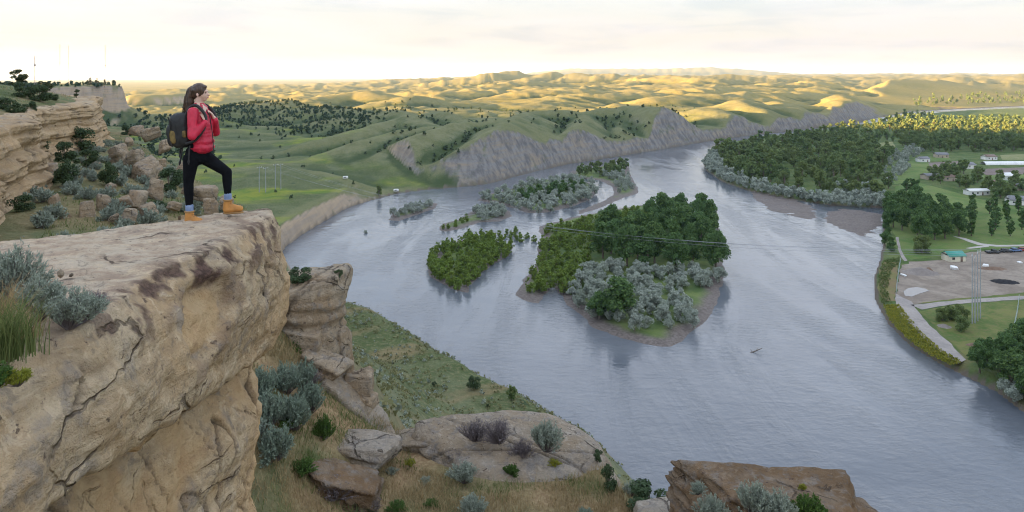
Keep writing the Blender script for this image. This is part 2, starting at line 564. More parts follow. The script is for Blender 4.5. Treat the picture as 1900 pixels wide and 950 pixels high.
bench = np.maximum(bench, 0.5 * ((R_ < 125) & inside(X_, Y_, BENCH)) * sstep(-0.15, 0.25, fbm2(X_ / 3.0, Y_ / 3.0, 4, 107)))
bench = np.maximum(bench, 0.55 * slopezone * sstep(0.0, 0.35, fbm2((X_ * 0.62 - Y_ * 0.78) / 9.0, (X_ * 0.78 + Y_ * 0.62) / 26.0, 4, 108)))
tanr = sstep(-60, -100, X_) * 1.0
bed = (Z_ < 0.9) & (R_ < 3000)

def boxblur(a, n):
    for ax_ in (0, 1):
        p_ = np.pad(a, [(n, n) if k == ax_ else (0, 0) for k in (0, 1)], mode='edge')
        c_ = np.cumsum(p_, axis=ax_)
        c_ = np.concatenate([np.zeros_like(np.take(c_, [0], ax_)), c_], ax_)
        a = (np.take(c_, range(2 * n + 1, c_.shape[ax_]), ax_) - np.take(c_, range(0, c_.shape[ax_] - 2 * n - 1), ax_)) / (2 * n + 1)
    return a


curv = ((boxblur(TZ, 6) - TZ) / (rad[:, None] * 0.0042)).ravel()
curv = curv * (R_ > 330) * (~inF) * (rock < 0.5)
gully_scrub_shade = sstep(0.06, 0.45, curv + 0.10 * fbm2(X_ / 30, Y_ / 30, 3, 105)) * (Y_ > 0)  # green gully scrub, darkened further to paint in relief shading
crest = sstep(0.06, 0.40, -curv + 0.10 * fbm2(X_ / 30, Y_ / 30, 3, 106)) * (Y_ > 0)  # dry ridge tops, paled in the colour so the relief reads as lit

t = NT('terrain_ground')
p = t.pos()
n_big = t.noise(p, 0.012, 4, 0.6)
n_mid = t.noise(p, 0.09, 5, 0.62)
n_fine = t.noise(p, 1.1, 6, 0.65)
n_vf = t.noise(p, 9.0, 4, 0.6)
g1 = t.mix(t.rng(n_big, 0.35, 0.65), (0.100, 0.125, 0.050), (0.165, 0.178, 0.100))
g2 = t.mix(t.rng(n_mid, 0.35, 0.7), (0.075, 0.100, 0.036), g1)
g3 = t.mix(t.rng(n_fine, 0.45, 0.75), g2, (0.21, 0.195, 0.105))
spk = t.rng(t.noise(p, 0.30, 3, 0.6), 0.58, 0.66)
spk2 = t.rng(t.noise(p, 0.055, 4, 0.65, 0.5), 0.52, 0.62)
g3 = t.mix(t.math('MULTIPLY', spk, t.math('ADD', t.math('MULTIPLY', spk2, 0.6), 0.25)), g3, (0.045, 0.068, 0.032))
c = t.mix(t.math('MULTIPLY', t.attr('dry'), 0.8), g3, t.mix(n_mid, (0.29, 0.22, 0.058), (0.42, 0.325, 0.088)))
c = t.mix(t.attr('lush'), c, t.mix(t.rng(n_mid, 0.3, 0.7), (0.10, 0.17, 0.03), (0.24, 0.25, 0.035)))
c = t.mix(t.math('MULTIPLY', t.attr('gully_scrub_shade'), t.rng(n_mid, 0.3, 0.6, 0.45, 0.95)), c, (0.050, 0.075, 0.030))
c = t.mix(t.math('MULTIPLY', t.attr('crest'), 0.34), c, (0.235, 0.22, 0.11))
c = t.mix(t.attr('fields'), c, t.mix(t.rng(n_mid, 0.35, 0.65), (0.065, 0.11, 0.032), (0.13, 0.16, 0.06)))
dirtc = t.mix(t.rng(n_vf, 0.35, 0.7), (0.24, 0.155, 0.085), (0.34, 0.25, 0.14))
c = t.mix(t.attr('bench'), c, dirtc)
strat = t.noise(t.mapv(p, (0.03, 0.03, 0.42)), 1.0, 4, 0.6, 0.6)
gull = t.noise(t.mapv(p, (0.22, 0.22, 0.025)), 1.0, 5, 0.65)
rc = t.mix(t.rng(strat, 0.36, 0.64), (0.27, 0.225, 0.17), (0.225, 0.22, 0.215))
rc = t.mix(t.rng(gull, 0.35, 0.62), (0.135, 0.128, 0.125), rc)
rc = t.mix(t.math('MULTIPLY', t.attr('tanrock'), 0.7), rc, t.mix(t.rng(strat, 0.4, 0.6), (0.44, 0.33, 0.215), (0.36, 0.28, 0.20)))
rm = t.math('MULTIPLY', t.attr('rock'), t.rng(n_mid, 0.30, 0.42, 0.55, 1.0))
c = t.mix(rm, c, rc)
c = t.mix(t.attr('bed'), c, (0.14, 0.115, 0.09))
t.col(c)
hsum = t.math('ADD', t.math('ADD', t.math('MULTIPLY', n_fine, 0.5), t.math('MULTIPLY', n_mid, 1.6)), t.math('MULTIPLY', gull, 1.2))
t.bump(hsum, 0.7, 0.8)
M_TERRAIN = t.set(Roughness=0.95, Specular_IOR_Level=0.1)

terrain = mesh_np('terrain', tv, tf, M_TERRAIN)
terrain['kind'] = 'structure'
for nm, val in (('rock', rock), ('lush', lush), ('dry', np.clip(dry, 0, 1)), ('fields', fields), ('bench', bench), ('bed', bed * 1.0), ('gully_scrub_shade', gully_scrub_shade), ('crest', crest), ('tanrock', tanr)):
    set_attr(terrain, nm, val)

# ------------------------------------------------------------------ river
t = NT('river_water')
p = t.pos()
big = t.noise(t.mapv(p, (0.010, 0.018, 1), (0, 0, 0.5)), 1.0, 4, 0.55, 0.8)
mid = t.noise(t.mapv(p, (0.11, 0.16, 1), (0, 0, 0.7)), 1.0, 3, 0.55, 0.6)
rip = t.noise(t.mapv(p, (0.42, 0.75, 1), (0, 0, 0.35)), 1.0, 5, 0.62, 0.5)
t.col(t.mix(t.rng(big, 0.3, 0.7), (0.102, 0.114, 0.134), (0.162, 0.172, 0.188)))
strk = t.noise(t.mapv(p, (0.040, 0.008, 1), (0, 0, 0.25)), 1.0, 4, 0.6, 1.6)
hh = t.math('ADD', t.math('MULTIPLY', rip, t.math('MULTIPLY', t.rng(big, 0.38, 0.62, 0.5, 1.3), t.rng(strk, 0.36, 0.62, 0.3, 1.2))), t.math('MULTIPLY', mid, 0.9))
t.bump(hh, 0.46, 0.40)
t.l.new(t.rng(strk, 0.36, 0.66, 0.06, 0.20), t.b.inputs['Roughness'])
M_WATER = t.set(IOR=1.33)
wx = np.array([-260, 2600]); wy = np.array([-160, 2300])
river = mesh_np('river', [(-260, -160, 0), (2600, -160, 0), (2600, 2300, 0), (-260, 2300, 0)], np.array([[0, 1, 2, 3]]), M_WATER, smooth=False)
river['kind'] = 'structure'

# ------------------------------------------------------------------ sandstone
def sandstone(name, pale, warm, grey, lichen=0.25, scale=1.0, strat=1.0, dark=(0.085, 0.055, 0.045)):
    t = NT(name)
    p = t.pos()
    a = t.noise(p, 0.9 * scale, 5, 0.6, 0.4)
    b = t.noise(p, 3.2 * scale, 6, 0.65, 0.3)
    f = t.noise(p, 22.0 * scale, 5, 0.65)
    g = t.noise(p, 85.0 * scale, 3, 0.6)
    lay = t.noise(t.mapv(p, (0.5 * scale, 0.5 * scale, 7.0 * scale), (0.12, 0.08, 0)), 1.0, 5, 0.6, 0.5)
    c = t.mix(t.rng(a, 0.36, 0.62), warm, pale)
    c = t.mix(t.math('MULTIPLY', t.rng(lay, 0.40, 0.62), 0.55 * strat), c, tuple(x * 0.72 for x in warm))
    c = t.mix(t.math('MULTIPLY', t.rng(b, 0.50, 0.66), 0.75), c, grey)
    c = t.mix(t.math('MULTIPLY', t.rng(f, 0.35, 0.65), 0.28), c, tuple(x * 0.55 for x in pale))
    c = t.mix(t.math('MULTIPLY', t.attr('toprock'), 0.75), c, t.mix(t.rng(b, 0.40, 0.60), (0.58, 0.485, 0.375), (0.44, 0.325, 0.235)))
    lp = t.noise(p, 5.5 * scale, 6, 0.70, 0.8)
    c = t.mix(t.math('MULTIPLY', t.rng(lp, 0.55, 0.63), 0.55), c, tuple(min(1, x * 1.18) for x in pale))
    c = t.mix(t.math('MULTIPLY', t.rng(lp, 0.45, 0.37), 0.45), c, tuple(x * 0.50 for x in grey))
    wp_ = t.n.new('ShaderNodeVectorMath'); wp_.operation = 'ADD'
    wn_ = t.n.new('ShaderNodeTexNoise'); wn_.inputs['Scale'].default_value = 1.6 * scale; wn_.inputs['Detail'].default_value = 4
    t.l.new(p, wn_.inputs['Vector']); sc2 = t.n.new('ShaderNodeVectorMath'); sc2.operation = 'SCALE'; sc2.inputs['Scale'].default_value = 0.7 / scale
    t.l.new(wn_.outputs['Color'], sc2.inputs[0]); t.l.new(p, wp_.inputs[0]); t.l.new(sc2.outputs[0], wp_.inputs[1])
    ve = t.voro(t.mapv(wp_.outputs[0], (0.9 * scale, 0.9 * scale, 2.0 * scale), (0.15, 0.1, 0)), 1.0, 'DISTANCE_TO_EDGE')
    ck_ = t.math('MULTIPLY', t.rng(ve, 0.030, 0.004), t.rng(a, 0.51, 0.61))
    c = t.mix(t.math('MULTIPLY', ck_, 0.7), c, (0.06, 0.045, 0.035))
    sp = t.rng(t.noise(p, 9.0 * scale, 6, 0.72), 0.60, 0.66)
    c = t.mix(t.math('MULTIPLY', sp, lichen), c, dark)
    c = t.mix(t.attr('varnish'), c, t.mix(t.rng(f, 0.4, 0.6), dark, (0.16, 0.10, 0.08)))
    c = t.mix(t.attr('fresh'), c, t.mix(t.rng(b, 0.3, 0.7), (0.60, 0.425, 0.240), (0.52, 0.330, 0.165)))
    c = t.mix(t.attr('crackmask'), c, (0.05, 0.038, 0.03))
    t.col(c)
    h = t.math('ADD', t.math('ADD', t.math('MULTIPLY', f, 0.5), t.math('MULTIPLY', lay, 0.6)), t.math('ADD', t.math('MULTIPLY', g, 0.12), b))
    h = t.math('SUBTRACT', t.math('ADD', h, t.math('MULTIPLY', lp, 0.8)), t.math('MULTIPLY', ck_, 0.9))
    t.bump(h, 1.0, 0.09 / scale)
    return t.set(Roughness=0.92, Specular_IOR_Level=0.15)


M_LEDGE = sandstone('ledge_sandstone', (0.58, 0.455, 0.305), (0.53, 0.36, 0.20), (0.33, 0.28, 0.235), 0.8)
M_CLIFF = sandstone('cliff_sandstone', (0.54, 0.42, 0.28), (0.50, 0.34, 0.19), (0.37, 0.32, 0.26), 0.35, 0.35, 1.4)
M_BOULD = sandstone('boulder_sandstone', (0.40, 0.325, 0.235), (0.34, 0.24, 0.145), (0.25, 0.225, 0.20), 0.8, 0.9)
M_SLAB = sandstone('slab_sandstone', (0.37, 0.32, 0.26), (0.33, 0.25, 0.165), (0.23, 0.21, 0.195), 0.9, 0.9)
M_BROWN = sandstone('brown_sandstone', (0.235, 0.175, 0.12), (0.20, 0.12, 0.060), (0.23, 0.205, 0.18), 1.0, 1.1, 1.6)


def resample(poly, n):
    poly = np.asarray(poly, float)
    # smooth Catmull-Rom through the control points, then even arc steps
    P0 = np.vstack([2 * poly[0] - poly[1], poly, 2 * poly[-1] - poly[-2]])
    out = []
    for i in range(1, len(P0) - 2):
        t_ = np.linspace(0, 1, 24, endpoint=False)[:, None]
        a, b, c, d = P0[i - 1], P0[i], P0[i + 1], P0[i + 2]
        out.append(0.5 * (2 * b + (c - a) * t_ + (2 * a - 5 * b + 4 * c - d) * t_ ** 2 + (3 * b - a - 3 * c + d) * t_ ** 3))
    q = np.vstack(out + [poly[-1:]])
    s = np.concatenate([[0], np.cumsum(np.linalg.norm(np.diff(q, axis=0), axis=1))])
    w = np.linspace(0, s[-1], n)
    return np.stack([np.interp(w, s, q[:, k]) for k in range(q.shape[1])], -1)


def normals_grid(V):
    du = np.gradient(V, axis=0); dv = np.gradient(V, axis=1)
    n = np.cross(du, dv)
    return n / np.maximum(np.linalg.norm(n, axis=-1, keepdims=True), 1e-9)


# ---- the overhanging ledge the hiker stands on: lofted sections along the view direction
LZ = 73.15
sec_y = [1.0, 3.0, 4.5, 5.2, 6.5, 7.5, 8.6, 9.3, 9.75, 10.05, 10.3]
brow = [-3.3, -3.35, -3.32, -3.08, -3.28, -3.12, -3.16, -3.17, -3.42, -3.95, -4.9]
facex = [-3.0, -3.0, -2.98, -2.92, -2.94, -2.92, -2.90, -2.98, -3.30, -3.85, -4.85]
facez = [72.6, 72.6, 72.6, 72.58, 72.45, 72.4, 72.25, 72.15, 72.15, 72.1, 72.1]
lipx = [-2.95, -2.95, -2.96, -2.97, -3.04, -3.08, -3.10, -3.18, -3.45, -4.0, -4.95]
lipz = [72.25, 72.25, 72.22, 72.15, 71.95, 71.75, 71.55, 71.48, 71.5, 71.5, 71.5]
undx = [-3.6, -3.62, -3.66, -3.74, -3.92, -3.95, -3.82, -3.66, -3.6, -4.1, -5.0]
low1 = [-3.28, -3.30, -3.34, -3.42, -3.62, -3.68, -3.58, -3.50, -3.55, -4.1, -5.0]
low2 = [-3.08, -3.12, -3.18, -3.28, -3.46, -3.55, -3.48, -3.45, -3.6, -4.2, -5.05]
low3 = [-2.9, -3.0, -3.05, -3.15, -3.4, -3.5, -3.5, -3.5, -3.7, -4.3, -5.1]
NU, NV = 330, 360
yy = np.interp(np.linspace(0, 1, NU), np.linspace(0, 1, 6), [1.0, 4.2, 6.1, 7.9, 9.4, 10.3])


def tab(vals, y):
    q = resample(np.stack([sec_y, vals], -1), 400)
    return np.interp(y, q[:, 0], q[:, 1])


V = np.zeros((NU, NV, 3)); part = np.zeros((NU, NV))
for iu, y in enumerate(yy):
    bx = tab(brow, y); fx = tab(facex, y); fz = tab(facez, y); lx = tab(lipx, y); lz = tab(lipz, y)
    ux = tab(undx, y); a1 = tab(low1, y); a2 = tab(low2, y); a3 = tab(low3, y)
    top = LZ + 0.03 * math.sin(y * 1.3)
    pr = [(-11.5, LZ - 0.15), (-8.5, LZ - 0.05), (-6.0, top), (bx - 1.0, top + 0.02), (bx - 0.12, top + 0.015), (bx, top - 0.06), (0.5 * bx + 0.5 * fx, 0.5 * (top + fz) + 0.08), (fx, fz),
          (0.4 * fx + 0.6 * lx, 0.4 * fz + 0.6 * lz), (lx, lz), (0.5 * lx + 0.5 * ux, lz - 0.10), (ux, lz - 0.2), (0.5 * ux + 0.5 * a1, lz - 0.42), (a1, lz - 0.75), (a2, 70.3), (a3, 69.0), (a3 - 0.1, 66.5), (a3 - 0.2, 64.0)]
    ws = resample(np.array(pr), 500)
    # spend more rows on what is seen: brow, face, undercut
    s = np.concatenate([[0], np.cumsum(np.linalg.norm(np.diff(ws, axis=0), axis=1))])
    dens = np.where(ws[:, 1] > 69.3, 1.0, 0.35) * np.where(ws[:, 0] < -8.5, 0.3, np.where(ws[:, 0] < -6.5, 0.6, 1.0))
    cs = np.concatenate([[0], np.cumsum(0.5 * (dens[1:] + dens[:-1]) * np.diff(s))])
    w = np.linspace(0, cs[-1], NV)
    V[iu, :, 0] = np.interp(w, cs, ws[:, 0]); V[iu, :, 1] = y; V[iu, :, 2] = np.interp(w, cs, ws[:, 1])
    part[iu] = np.interp(w, cs, s) - s[np.argmin(np.abs(ws[:, 0] - bx) + np.abs(ws[:, 1] - (top - 0.06)))]   # signed arc distance from the brow
# the back of the top falls away along a slanting edge
yend = 9.95 + (V[..., 0] + 3.3) * 0.80
drop = sstep(-0.25, 0.9, V[..., 1] - yend)
ontop = part < 0.15
V[..., 2] -= np.where(ontop, 4.2 * drop ** 1.3, 0)
N = normals_grid(V)
if N[NU // 2, NV // 8, 2] < 0: N = -N
x_, y_, z_ = V[..., 0], V[..., 1], V[..., 2]
face = sstep(-0.1, 0.25, part)
und = sstep(0.0, 0.3, part) * (z_ < tab(lipz, y_.ravel()).reshape(y_.shape) - 0.05)
lay = noise2(z_ * 4.5 + 0.9 * y_ + 0.5 * noise2(y_ * 0.8, x_ * 0.8, 6), y_ * 0.5, 7) * 0.030 + noise2(z_ * 13 + 2.0 * y_, y_ * 1.1, 8) * 0.010
dis = 0.13 * fbm3(x_ * 1.1, y_ * 1.1, z_ * 1.1, 4, 9) + 0.035 * fbm3(x_ * 5, y_ * 5, z_ * 5, 4, 10) * (0.4 + 0.6 * face)
rdg = 1 - np.abs(fbm3(x_ * 2.4, y_ * 2.4, z_ * 3.6, 4, 21)) * 2.2
dis = dis * np.where(ontop, 0.55, 1.0) + face * lay + (0.012 + 0.030 * face) * rdg + 0.014 * fbm3(x_ * 14, y_ * 14, z_ * 18, 3, 22)
# blocky joints below the lip
bl = np.abs(fbm3(x_ * 0.9 + 3, y_ * 0.95, z_ * 0.42, 2, 12))
crk = (1 - sstep(0.0, 0.030, bl)) * und
bl2 = np.abs(noise3(x_ * 1.2, y_ * 1.5 + 0.6 * z_, z_ * 0.7, 13))
crk2 = (1 - sstep(0.0, 0.022, bl2)) * face * sstep(0.0, 0.25, noise2(y_ * 0.9, z_ * 0.9, 14))
bulg = 0.26 * und * (np.abs(noise3(x_ * 1.1, y_ * 1.0, z_ * 0.9, 15)) - 0.25)
dis = dis - 0.10 * crk - 0.05 * crk2 + bulg
# the shallow hollow with a pale floor in the face
hy, hzv = 6.85, 72.62
hd = np.hypot((y_ - hy) / 0.62, (z_ - hzv - 0.18 * (y_ - hy)) / 0.36)
hol = sstep(1.0, 0.75, hd) * face
dis = dis - 0.12 * hol
V = V + N * dis[..., None]
ledge = mesh_np('rock_ledge', V.reshape(-1, 3), grid_faces(NU, NV), M_LEDGE)
browmask = np.exp(-((part - 0.05) / 0.30) ** 2)
var = browmask * sstep(-0.05, 0.16, fbm3(x_ * 4, y_ * 4, z_ * 4, 4, 16) + 0.16 * sstep(5.5, 9.0, y_) - 0.06) * sstep(4.6, 5.6, y_)
ring = sstep(1.45, 1.0, hd) * sstep(0.72, 0.95, hd) * face * sstep(-0.2, 0.2, noise2(y_ * 3, z_ * 3, 18) + (y_ - hy) * 0.9)
set_attr(ledge, 'varnish', np.clip(var * 0.95 + 0.45 * ring, 0, 1).ravel())
set_attr(ledge, 'fresh', np.clip(0.8 * sstep(0.80, 0.6, hd) * face + 0.85 * und * sstep(-0.3, 0.1, fbm3(x_, y_, z_, 3, 19)) + 0.6 * face * sstep(8.7, 9.2, y_) * (1 - browmask), 0, 1).ravel())
set_attr(ledge, 'toprock', (sstep(0.05, -0.25, part)).ravel())
set_attr(ledge, 'crackmask', np.clip(0.85 * crk + 0.75 * crk2, 0, 1).ravel())
tag(ledge, 'massive pale tan sandstone ledge overhanging the drop, under the hiker', 'rock ledge')

# soil pocket on the ledge, at its left
ax, ay = np.meshgrid(np.linspace(-6.6, -2.7, 120), np.linspace(3.4, 7.2, 110), indexing='ij')
sd = np.hypot((ax + 4.85) / 1.45, (ay - 5.05) / 1.35) + 0.25 * fbm2(ax * 1.4, ay * 1.4, 3, 25)
az = LZ + 0.17 * sstep(1.0, 0.35, sd) - 0.7 * sstep(0.9, 1.4, sd) + 0.03 * fbm2(ax * 6, ay * 6, 3, 26)
t = NT('gravelly_soil'); p = t.pos()
pb = t.voro(p, 42.0)
sc_ = t.mix(t.rng(t.noise(p, 3.0, 4), 0.35, 0.65), (0.20, 0.135, 0.085), (0.32, 0.235, 0.15))
t.col(t.mix(t.rng(pb, 0.5, 0.2), sc_, t.mix(t.rng(t.noise(p, 30.0, 1), 0.4, 0.6), (0.40, 0.31, 0.22), (0.26, 0.21, 0.17))))
t.bump(t.math('SUBTRACT', 1.0, pb), 0.8, 0.03)
M_SOIL = t.set(Roughness=0.95)
sf = grid_faces(120, 110)[:, ::-1]
sf = sf[(sd.ravel()[sf] < 1.2).all(1)]
su = np.unique(sf); sm_ = np.zeros(120 * 110, int); sm_[su] = np.arange(len(su))
soil = mesh_np('soil_patch', np.stack([ax, ay, az], -1).reshape(-1, 3)[su], sm_[sf], M_SOIL)
soil['kind'] = 'structure'

# ---- boulders: faceted, weathered, layered
_ico = {}


def ico(n):
    if n not in _ico:
        bm = bmesh.new(); bmesh.ops.create_icosphere(bm, subdivisions=n, radius=1.0)
        bm.verts.ensure_lookup_table()
        v = np.array([q.co[:] for q in bm.verts]); f = np.array([[q.index for q in fc.verts] for fc in bm.faces])
        bm.free(); _ico[n] = (v, f)
    return _ico[n]


def rbox(c, s, e=0.38, sub=4, seed=0, amp=0.0):
    d, f = ico(sub)
    q = (np.abs(d) ** (2 / e)).sum(1) ** (-e / 2)
    v = d * q[:, None]
    if amp: v = v * (1 + amp * fbm3(v[:, 0] * 3 + seed, v[:, 1] * 3, v[:, 2] * 3, 3, seed))[:, None]
    return v * np.array(s) / 2 + c, f


def rock_mesh(name, size, seed, mat, sub=5, nplane=10, soft=0.022, rough=0.07, layers=0.03, tilt=0.15, flat_top=0.0, parent=None, link=True, blocky=True):
    """size = full extents in metres; returns one mesh object centred on its own middle."""
    rg = np.random.default_rng(seed)
    d, f = ico(sub)
    if blocky:
        n = np.vstack([np.array([[1, 0, 0], [-1, 0, 0], [0, 1, 0], [0, -1, 0], [0, 0, 1], [0, 0, -1]]) + rg.normal(size=(6, 3)) * 0.22, rg.normal(size=(5, 3))])
        h = np.concatenate([rg.uniform(0.62, 0.9, 6), rg.uniform(0.85, 1.15, 5)])
    else:
        n = rg.normal(size=(nplane, 3)); h = rg.uniform(0.72, 1.0, nplane)
    n /= np.linalg.norm(n, axis=1)[:, None]
    if flat_top:
        n = np.vstack([n, [rg.normal() * 0.06, rg.normal() * 0.06, 1.0]]); h = np.append(h, flat_top)
    n = np.vstack([n, [[1, 0, 0], [-1, 0, 0], [0, 1, 0], [0, -1, 0], [0, 0, 1], [0, 0, -1]]]); h = np.append(h, [1] * 6)
    q = np.clip(d @ n.T, 0.02, None) / h[None, :]
    pw = 1.0 / soft
    r = (q ** pw).sum(1) ** (-1.0 / pw)
    v = d * r[:, None]
    o = rg.uniform(0, 50, 3)
    v = v * (1 + rough * 1.6 * fbm3(v[:, 0] * 1.4 + o[0], v[:, 1] * 1.4 + o[1], v[:, 2] * 1.4 + o[2], 5, seed)[:, None])
    s = np.array(size) / 2
    v = v * s
    zz = v[:, 2] + tilt * v[:, 0]
    L = max(0.10, 0.16 * s[2] * 2)
    lay = noise2(zz / L * 1.3 + o[0], v[:, 0] * 0.3 + o[1], seed + 3) + 0.6 * noise2(zz / L * 3.7, v[:, 1] * 0.5, seed + 4)
    lay = np.sign(lay) * np.abs(lay) ** 0.6
    side = 1 - np.abs(d[:, 2])
    hor = d.copy(); hor[:, 2] = 0
    v = v + hor * (layers * lay * side * min(s) * 2)[:, None]
    cm = np.zeros(len(v))
    for _ in range(rg.integers(1, 4)):
        nn = rg.normal(size=3); nn[2] *= 0.6; nn /= np.linalg.norm(nn)
        pd = v @ nn - rg.uniform(-0.45, 0.45) * min(s) + 0.10 * min(s) * fbm3(v[:, 0] / s[0] * 2 + o[1], v[:, 1] / s[1] * 2, v[:, 2] / s[2] * 2, 3, seed + 9)
        cm = np.maximum(cm, (1 - sstep(0, 0.05 * min(s), np.abs(pd))) * sstep(-0.15, 0.15, noise3(v[:, 0] / s[0] + o[0], v[:, 1] / s[1], v[:, 2] / s[2], seed + 11)))
    v = v + d * (0.035 * min(s) * fbm3(v[:, 0] / min(s) * 4 + o[2], v[:, 1] / min(s) * 4, v[:, 2] / min(s) * 4, 4, seed + 13))[:, None]
    v = v - d * (0.07 * cm * min(s))[:, None]
    ob = mesh_np(name, v, f, mat, parent, link=link)
    set_attr(ob, 'crackmask', cm * 0.6); set_attr(ob, 'fresh', np.zeros(len(v))); set_attr(ob, 'varnish', np.zeros(len(v)))
    return ob


def put_rock(name, u, v, D, wpx, hpx, label, mat=M_BOULD, depth=1.0, seed=1, rz=0.0, rx=0.0, ry=0.0, bury=0.3, **k):
    c = P(u, v, D)
    w = wpx / FPX * D; h0 = hpx / FPX * D; h = h0 / (1 - bury)
    c = (c[0], c[1], c[2] - (h - h0) / 2)
    o = rock_mesh(name, (w, w * depth, h), seed, mat, **k)
    o.location = c; o.rotation_euler = (rx, ry, rz)
    return tag(o, label, 'rock', kind='thing')


put_rock('capstone_boulder', 574, 548, 21.3, 150, 125, 'rounded grey capstone boulder topping the rock stack, green bush on it', depth=0.95, seed=3, flat_top=0.74, rough=0.10, layers=0.05, soft=0.08, blocky=False)
put_rock('pedestal_rock', 570, 606, 21.9, 118, 90, 'tan pedestal rock directly below the capstone boulder', depth=0.9, seed=8, layers=0.08)
put_rock('boulder', 560, 620, 20.6, 82, 58, 'squat grey boulder wedged beneath the capstone', depth=0.9, seed=11, flat_top=0.7)
put_rock('boulder', 508, 622, 20.2, 34, 52, 'narrow upright knob of rock beside the ledge overhang', depth=1.0, seed=12)
put_rock('boulder', 507, 652, 20.0, 28, 34, 'small round stone below the narrow upright knob', depth=1.0, seed=13)
put_rock('rock_slab', 600, 664, 20.2, 100, 50, 'tilted pale slab resting across the rock stack', depth=0.8, seed=14, ry=0.28, flat_top=0.6, layers=0.05)
put_rock('boulder', 585, 694, 19.9, 66, 44, 'blunt grey boulder under the tilted pale slab', depth=0.9, seed=15, ry=0.4)
put_rock('boulder', 628, 648, 21.4, 60, 110, 'warm tan rock face at the river side of the stack', depth=0.8, seed=16)
put_rock('boulder', 664, 712, 20.4, 62, 70, 'rough tan block on the crumbling rock spine', depth=0.9, seed=17, flat_top=0.75)
put_rock('boulder', 676, 744, 20.2, 48, 46, 'small layered block below the tan block on the spine', depth=0.9, seed=18)
put_rock('rock_spine', 648, 765, 19.9, 165, 66, 'long sandy rock spine sloping down towards the bench', M_SLAB, depth=0.55, seed=19, ry=0.72, rough=0.09, layers=0.05)
put_rock('rock_slab', 690, 800, 19.6, 110, 52, 'low pale rock shelf at the foot of the spine', M_SLAB, depth=0.7, seed=20, flat_top=0.6, ry=0.2)
put_rock('boulder', 533, 833, 17.4, 72, 50, 'smooth grey boulder half sunk beside the blue green sagebrush', M_SLAB, depth=0.9, seed=21, ry=0.35)
put_rock('rock_slab', 655, 828, 17.9, 168, 58, 'flat layered slab with a dark overhang on the bench', M_SLAB, depth=0.7, seed=22, flat_top=0.55, layers=0.10, ry=-0.06)
put_rock('layered_boulder', 640, 890, 16.4, 158, 84, 'brown tilted boulder of thin weathered layers in the grass', M_BROWN, depth=0.8, seed=23, layers=0.20, ry=0.22, flat_top=0.6)
put_rock('boulder', 490, 884, 15.6, 64, 46, 'dark broken rock at the foot of the ledge', M_BROWN, depth=0.9, seed=24, layers=0.1)
put_rock('boulder', 517, 873, 16.0, 44, 34, 'small dark stone next to the broken rock', M_BROWN, depth=0.9, seed=25, layers=0.1)
dome = rock_mesh('rock_dome', (5.9, 3.6, 1.7), 26, M_SLAB, sub=6, rough=0.10, soft=0.10, flat_top=0.62, blocky=False)
dome.location = (0.05, 18.75, 64.62); dome.rotation_euler = (0.03, 0.05, -0.35)
tag(dome, 'broad smooth grey rock dome at the edge of the bench', 'rock', kind='thing')
put_rock('rock_slab', 800, 815, 19.4, 190, 44, 'low grey slab joining the rock dome from the spine side', M_SLAB, depth=0.5, seed=27, flat_top=0.6, ry=-0.10)
put_rock('rock_slab', 1215, 945, 15.2, 110, 40, 'thin grey slab beside the dark green bush', M_SLAB, depth=0.6, seed=28, flat_top=0.6, ry=-0.15)
put_rock('rock_outcrop', 1452, 926, 13.6, 375, 100, 'brown lichen stained outcrop with sagebrush at its foot', M_BROWN, depth=0.55, seed=33, flat_top=0.66, layers=0.10, rough=0.12, ry=0.04, rz=-0.08, sub=6, nplane=8)
put_rock('rock_outcrop', 1560, 975, 13.4, 190, 120, 'lower shoulder of brown rock under the lichen stained outcrop', M_BROWN, depth=0.7, seed=30, layers=0.12, rough=0.1)
put_rock('boulder', 715, 611, 205, 22, 9, 'dark rock at the water line below the hillside', M_BROWN, depth=0.6, seed=31, sub=4)
put_rock('boulder', 1009, 772, 154, 26, 9, 'dark rock at the water line behind the rock dome', M_BROWN, depth=0.6, seed=32, sub=4)

# ---- the near rim cliff on the left
path = [(-13, 10), (-17.5, 20), (-21.5, 28), (-25.6, 35), (-29.0, 43), (-34.5, 50), (-39.0, 60), (-41.5, 70), (-47.5, 79), (-51.5, 87.5), (-55, 91), (-66, 91), (-76, 96)]
q = resample(path, 300)
tn = np.gradient(q, axis=0); tn /= np.linalg.norm(tn, axis=1)[:, None]
outn = np.stack([tn[:, 1], -tn[:, 0]], -1)
prof = np.array([(-3.4, 71.6), (-2.4, 72.2), (-1.2, 72.38), (-0.1, 72.25), (0.25, 71.8), (0.30, 71.3), (0.0, 70.9), (0.15, 70.5), (0.35, 69.8), (0.25, 69.2), (0.5, 68.5), (0.8, 67.6), (1.0, 66.0)])
pq = resample(prof, 170)
CV = np.zeros((300, 170, 3))
CV[..., 0] = q[:, None, 0] + outn[:, None, 0] * pq[None, :, 0]
CV[..., 1] = q[:, None, 1] + outn[:, None, 1] * pq[None, :, 0]
CV[..., 2] = pq[None, :, 1]
x_, y_, z_ = CV[..., 0], CV[..., 1], CV[..., 2]
sarc = np.concatenate([[0], np.cumsum(np.linalg.norm(np.diff(q, axis=0), axis=1))])[:, None]
facem = sstep(-0.6, 0.2, pq[None, :, 0]) * np.ones_like(x_)
big = 1.1 * (np.abs(noise2(sarc / 7.0 + 0 * x_, z_ * 0.10, 201)) - 0.28) + 0.5 * (np.abs(noise2(sarc / 2.6 + 0 * x_, z_ * 0.25, 202)) - 0.28)
lay = 0.30 * noise2(z_ * 1.9 + 0.04 * sarc, sarc * 0.10, 203) + 0.14 * noise2(z_ * 5.0 + 0.1 * sarc, sarc * 0.25, 204)
dd = facem * (big + lay) + 0.18 * fbm3(x_ * 0.8, y_ * 0.8, z_ * 0.8, 4, 205)
